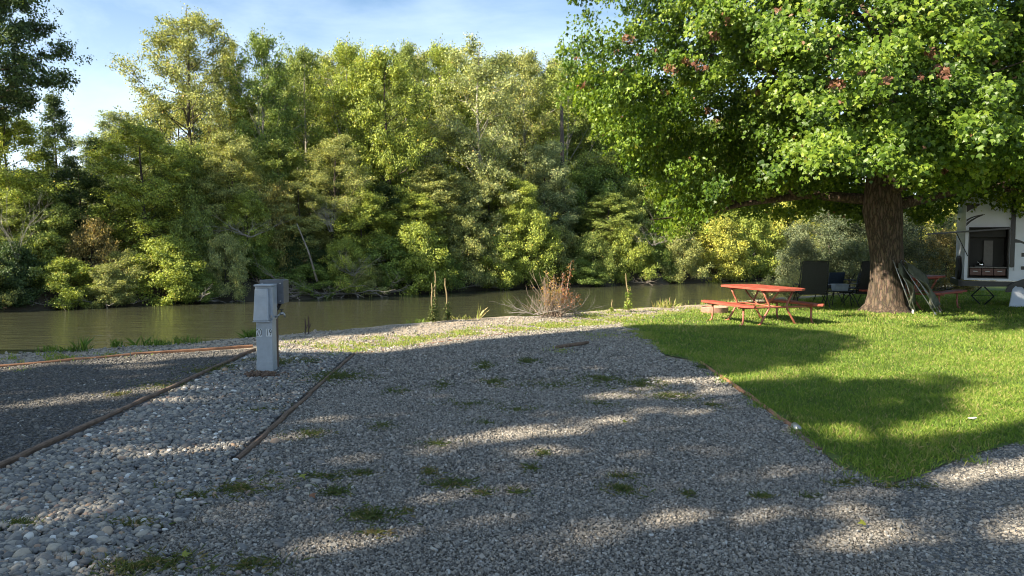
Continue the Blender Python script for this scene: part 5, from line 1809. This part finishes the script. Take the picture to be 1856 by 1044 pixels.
# dry red bush on the near bank
def red_bush():
    c = G(1000, 570, .08)
    rt = empty('dry_bush', (c.x, c.y, .04), 0, 'dry leafless bush with a few red and yellow leaves on the near bank', 'bush')
    rd = random.Random(21)
    mb = MB()
    tips = []
    for i in range(58):
        az = rd.uniform(0, 6.28)
        tl = rd.random() ** .8
        L = rd.uniform(.45, .85) * (1.1 - .35 * tl)
        d = Vector((math.cos(az) * (.2 + .7 * tl), math.sin(az) * (.2 + .7 * tl), 1.15 - .7 * tl)).normalized()
        p = Vector((rd.uniform(-.22, .22), rd.uniform(-.12, .12), 0))
        pts = [p]
        for s_ in range(4):
            d = (d + Vector((rd.uniform(-1, 1), rd.uniform(-1, 1), rd.uniform(-.6, 1))) * .16).normalized()
            p = p + d * (L / 4)
            pts.append(p)
            if s_ > 0: tips.append(p.copy())
        mb.tube(pts, [.008, .007, .006, .005, .003], 4, False)
        for j in range(3):
            q = pts[rd.choice((2, 3, 4))]
            e = (d + Vector((rd.uniform(-1, 1), rd.uniform(-1, 1), rd.uniform(-.3, .8))) * .8).normalized()
            mb.tube([q, q + e * .12, q + (e + Vector((0, 0, .2))) * .24], [.004, .0035, .002], 3, False)
            tips.append(q + e * .2)
    for (dx, hh_) in ((.42, 1.2), (.25, .95), (.05, .9)):
        mb.tube([(dx * .5, 0, 0), (dx * .8, 0, hh_ * .5), (dx, 0, hh_)], [.01, .008, .004], 4, False)
        for k in range(26): tips.append(Vector((dx * (.5 + .5 * k / 26), rd.uniform(-.05, .05), hh_ * (.35 + .65 * k / 26))) + Vector((rd.uniform(-.06, .06), 0, 0)))
    mb.build('stems', M['dead_red'], rt)
    rg = np.random.default_rng(4)
    Tp = np.array([tuple(t) for t in tips])
    w = (Tp[:, 0] > -.15)
    Tp = Tp[w | (rg.random(len(Tp)) < .15)]
    Tp = Tp[Tp[:, 2] > .25]
    rep = rg.integers(0, len(Tp), 900)
    pos = Tp[rep] + rg.normal(0, .035, (900, 3))
    me = leaves_mesh('leaves', pos, rg.normal(size=(900, 3)), rg.uniform(.03, .055, 900), np.clip(rg.random(900) * .6 + (pos[:, 0] > .2) * .35, 0, 1), M['dry_leaf'], rng=rg)
    obj('leaves', me, rt)
    # white dead brush lying at its foot
    mb = twigs(random.Random(9), (0, 0, .03), 14, .6, 1.0, .007, .25, 2)
    o = mb.build('dead_brush', M['dead'])
    o.location = (c.x - .35, c.y - .1, .06)
    tag(o, 'pale brittle dead brush spreading at the left foot of the dry bush', 'brush')
    mb = twigs(random.Random(12), (0, 0, .03), 7, .6, 1.0, .007, .4, 2)
    o = mb.build('dead_brush', M['dead'])
    o.location = (c.x + .55, c.y + .05, .05)
    tag(o, 'pale dead twigs arching from the right foot of the dry bush', 'brush')
red_bush()

def mullein(px, py0, py1, label, leafy=.5, green=.4, r=.015, bend=0.0):
    c = G(px, py0, .08)
    h = P(px, py1, c.y).z - .05
    rt = empty('mullein_stalk', (c.x, c.y, .04), 0, label, 'plant', 'tall stalks on the near bank')
    mb = MB()
    pts = [Vector((bend * (i / 6) ** 2 + .01 * math.sin(i * 2.1 + px), 0, h * i / 6)) for i in range(7)]
    mb.tube(pts, [r * .5, r * .5, r * .6, r * 1.0, r * 1.1, r * .9, r * .35], 7)
    mb.build('stem', M['stalk'], rt, True)
    rg = np.random.default_rng(int(px))
    n = int(60 + 240 * leafy)
    zf = rg.beta(1.1, 2.4, n) * max(.35, leafy)
    a = rg.uniform(0, 6.28, n)
    rr = rg.uniform(.02, .13, n) * (1 - zf) * (h / 1.0)
    pos = np.stack([np.cos(a) * rr, np.sin(a) * rr, zf * h + .02], 1)
    nr = np.stack([np.cos(a) * .5, np.sin(a) * .5, np.ones(n)], 1) + rg.normal(0, .4, (n, 3))
    me = leaves_mesh('leaves', pos, nr, rg.uniform(.04, .095, n), np.clip(rg.normal(green, .15, n), 0, 1), M['weed' if px < 900 else 'grass'], 'kite', .4, rng=rg)
    obj('leaves', me, rt)
mullein(783, 581, 512, 'leftmost of three tall brown mullein stalks on the near bank', .5, .35)
mullein(789, 580, 490, 'tallest of three brown mullein stalks, with dark green leaves at its foot', .8, .2)
mullein(811, 578, 503, 'rightmost of three brown mullein stalks on the near bank', .5, .3, bend=-.05)
mullein(1139, 561, 494, 'single crooked mullein stalk with yellow leaves between bush and table', .7, .75, bend=-.08)
mullein(1109, 562, 542, 'short pale stub of a stalk left of the single mullein', .2, .8, .014)
mullein(1214, 556, 537, 'short dry stem on the sandy bank left of the picnic table', .2, .95, .010)
for (px, py0, py1, lab) in ((553, 600, 575, 'shorter dark seed stalk on the bank right of the pedestal'), (559, 600, 571, 'taller dark seed stalk on the bank right of the pedestal')):
    c = G(px, py0, .08)
    h = P(px, py1, c.y).z - .05
    mb = MB().tube([(0, 0, 0), (.01, 0, h * .5), (0, 0, h)], [.008, .014, .006], 6)
    mb.tube([(0, 0, h * .2), (.05, 0, h * .6)], .007, 5)
    o = mb.build('seed_stalk', M['stalk_dark'])
    o.location = (c.x, c.y, .03)
    tag(o, lab, 'plant', 'dark seed stalks')

def tuft(px, py, hpx, n, label, tone, name='bank_weed', width=.12, z=.05):
    c = G(px, py, z)
    h = hpx / 1402 * c.y
    rg = np.random.default_rng(int(px * 7 + hpx))
    la = rg.uniform(0, 6.28, n); ln = np.abs(rg.normal(0, .4, n)); hh_ = h * rg.uniform(.5, 1.1, n)
    b = np.stack([rg.normal(0, width, n), rg.normal(0, width * .6, n), np.zeros(n)], 1)
    t = unit(np.stack([np.cos(la) * ln, np.sin(la) * ln, np.ones(n)], 1))
    d = np.stack([np.cos(la + 1.57), np.sin(la + 1.57), np.zeros(n)], 1) * .006
    V4 = np.stack([b - d, b + d, b + t * hh_[:, None] * .6 + d * .8, b + t * hh_[:, None] + np.stack([np.cos(la), np.sin(la), -.2 * np.ones(n)], 1) * (hh_ * ln * .4)[:, None]], 1)
    me = np_mesh(name, V4.reshape(-1, 3), np.arange(4 * n), 4, M['grass'], np.repeat(np.clip(rg.normal(tone, .12, n), 0, 1), 4))
    o = obj(name, me)
    o.location = (c.x, c.y, float(ground_z(c.x, c.y)) - .005)
    return tag(o, label, 'weed', 'weeds along the near bank')
tuft(100, 636, 16, 60, 'low green weed at the water edge far left', .2)
tuft(147, 634, 30, 40, 'taller thin green weed left of the middle of the dark pad', .2, width=.05)
tuft(128, 635, 12, 50, 'small weed beside the taller thin one', .2)
tuft(210, 627, 18, 40, 'thin weed at the water edge above the grassy patch', .25, width=.05)
tuft(266, 622, 34, 50, 'leaning green weed at the water edge halfway to the pedestal', .2, width=.08)
tuft(295, 622, 14, 80, 'flat green weed right of the leaning one', .2)
tuft(338, 619, 18, 60, 'spiky green weed close left of the pedestal', .2)
tuft(452, 606, 30, 60, 'dark leafy weed touching the left side of the pedestal', .1, width=.05)
tuft(848, 578, 12, 50, 'dry curly grass tuft right of the three mullein stalks', .95, width=.16)
tuft(868, 576, 30, 9, 'tall thin dry grass stems right of the curly tuft', .95, width=.03)
tuft(1205, 556, 18, 70, 'dry pale grass tuft on the sandy bank', .95, width=.16)
tuft(1300, 550, 10, 90, 'dry grass behind the left bench of the table', .85, width=.3)
tuft(1345, 550, 12, 80, 'dry grass seen between the table legs', .85, width=.35)
tuft(1395, 548, 10, 80, 'green grass clump behind the right side of the table', .5, width=.3)
tuft(760, 582, 12, 50, 'low weeds left of the mullein stalks', .6, width=.15)
tuft(640, 590, 14, 14, 'single thin grass stem above the gravel mound', .8, width=.05)

# silver bush by the loungers
def silver():
    for (px, pyb, top, w, Yd, lab) in ((1438, 552, 478, .55, 20.3, 'silvery white leaved bush behind the right end of the sunny table'),
                                       (1390, 548, 500, .35, 20.6, 'small silvery sprig bush above the middle of the sunny table')):
        c = P(px, pyb, Yd)
        h = P(px, top, Yd).z
        rt = empty('sagebrush', (c.x, Yd, 0), 0, lab, 'bush', 'silvery bushes by the table')
        rd = random.Random(int(px)); rg = np.random.default_rng(int(px))
        mb = MB(); pts_ = []
        for i in range(34):
            a = rd.uniform(0, 6.28); s_ = rd.random()
            tip = Vector((math.cos(a) * w * s_ * 1.2, math.sin(a) * w * s_, h * rd.uniform(.55, 1.0) * (1.05 - .45 * s_)))
            mb.tube([(0, 0, 0), tip * .5 + Vector((0, 0, .08)), tip], [.012, .008, .003], 4, False)
            for k in range(26):
                f = rd.uniform(.3, 1.02); q = tip * f + Vector((0, 0, .16 * math.sin(3.14 * f) * .5))
                pts_.append(tuple(q))
        mb.build('stems', M['dead'], rt)
        B_ = np.array(pts_)
        rep = np.repeat(np.arange(len(B_)), 6)
        pos = B_[rep] + rg.normal(0, .035, (len(rep), 3))
        me = leaves_mesh('foliage', pos, rg.normal(size=pos.shape) + np.array([0, -.3, .6]), rg.uniform(.035, .06, len(rep)), rg.uniform(.2, .8, len(rep)), M['leaf'], 'kite', .4, rng=rg)
        o = obj('foliage', me, rt)
        o.color = (.34, .34, .25, 1)
silver()

# fallen leaves on the gravel and lawn
fl = [(200, 341, 0), (0, 0, 0)]
spots = [(567, 911, .95, 'orange brown fallen leaf on the gravel left of the middle'), (549, 875, .85, 'small yellow fallen leaf on the gravel'), (1133, 773, .8, 'bright yellow fallen leaf on the gravel pad'),
         (338, 1020, .7, 'yellow green fallen leaf on the cobbles at the bottom'), (1562, 962, .75, 'pale yellow leaf lying in the sunny patch of the road')]
for (px, py, tn, lab) in spots:
    c = G(px, py)
    me = leaves_mesh('fallen_leaf', np.array([[0, 0, 0.0]]), np.array([[.1, -.35, .9]]), np.array([.05]), np.array([.86 if tn < .9 else .95]), M['maple_leaf'], 'lobed')
    o = obj('fallen_leaf', me)
    o.location = (c.x, c.y, .045)
    tag(o, lab, 'leaf', 'fallen leaves')
c = G(1762, 768)
mb = MB()
for k in range(7):
    a = k * .9
    mb.box(c.x + .025 * math.cos(a) - .012, c.x + .025 * math.cos(a) + .012, c.y + .02 * math.sin(a) - .01, c.y + .02 * math.sin(a) + .01, .035 + .003 * k, .046 + .003 * k)
tag(mb.build('paper_scrap', M['white_tube'], bevel=.004), 'crumpled white scrap of paper on the lawn', 'litter')
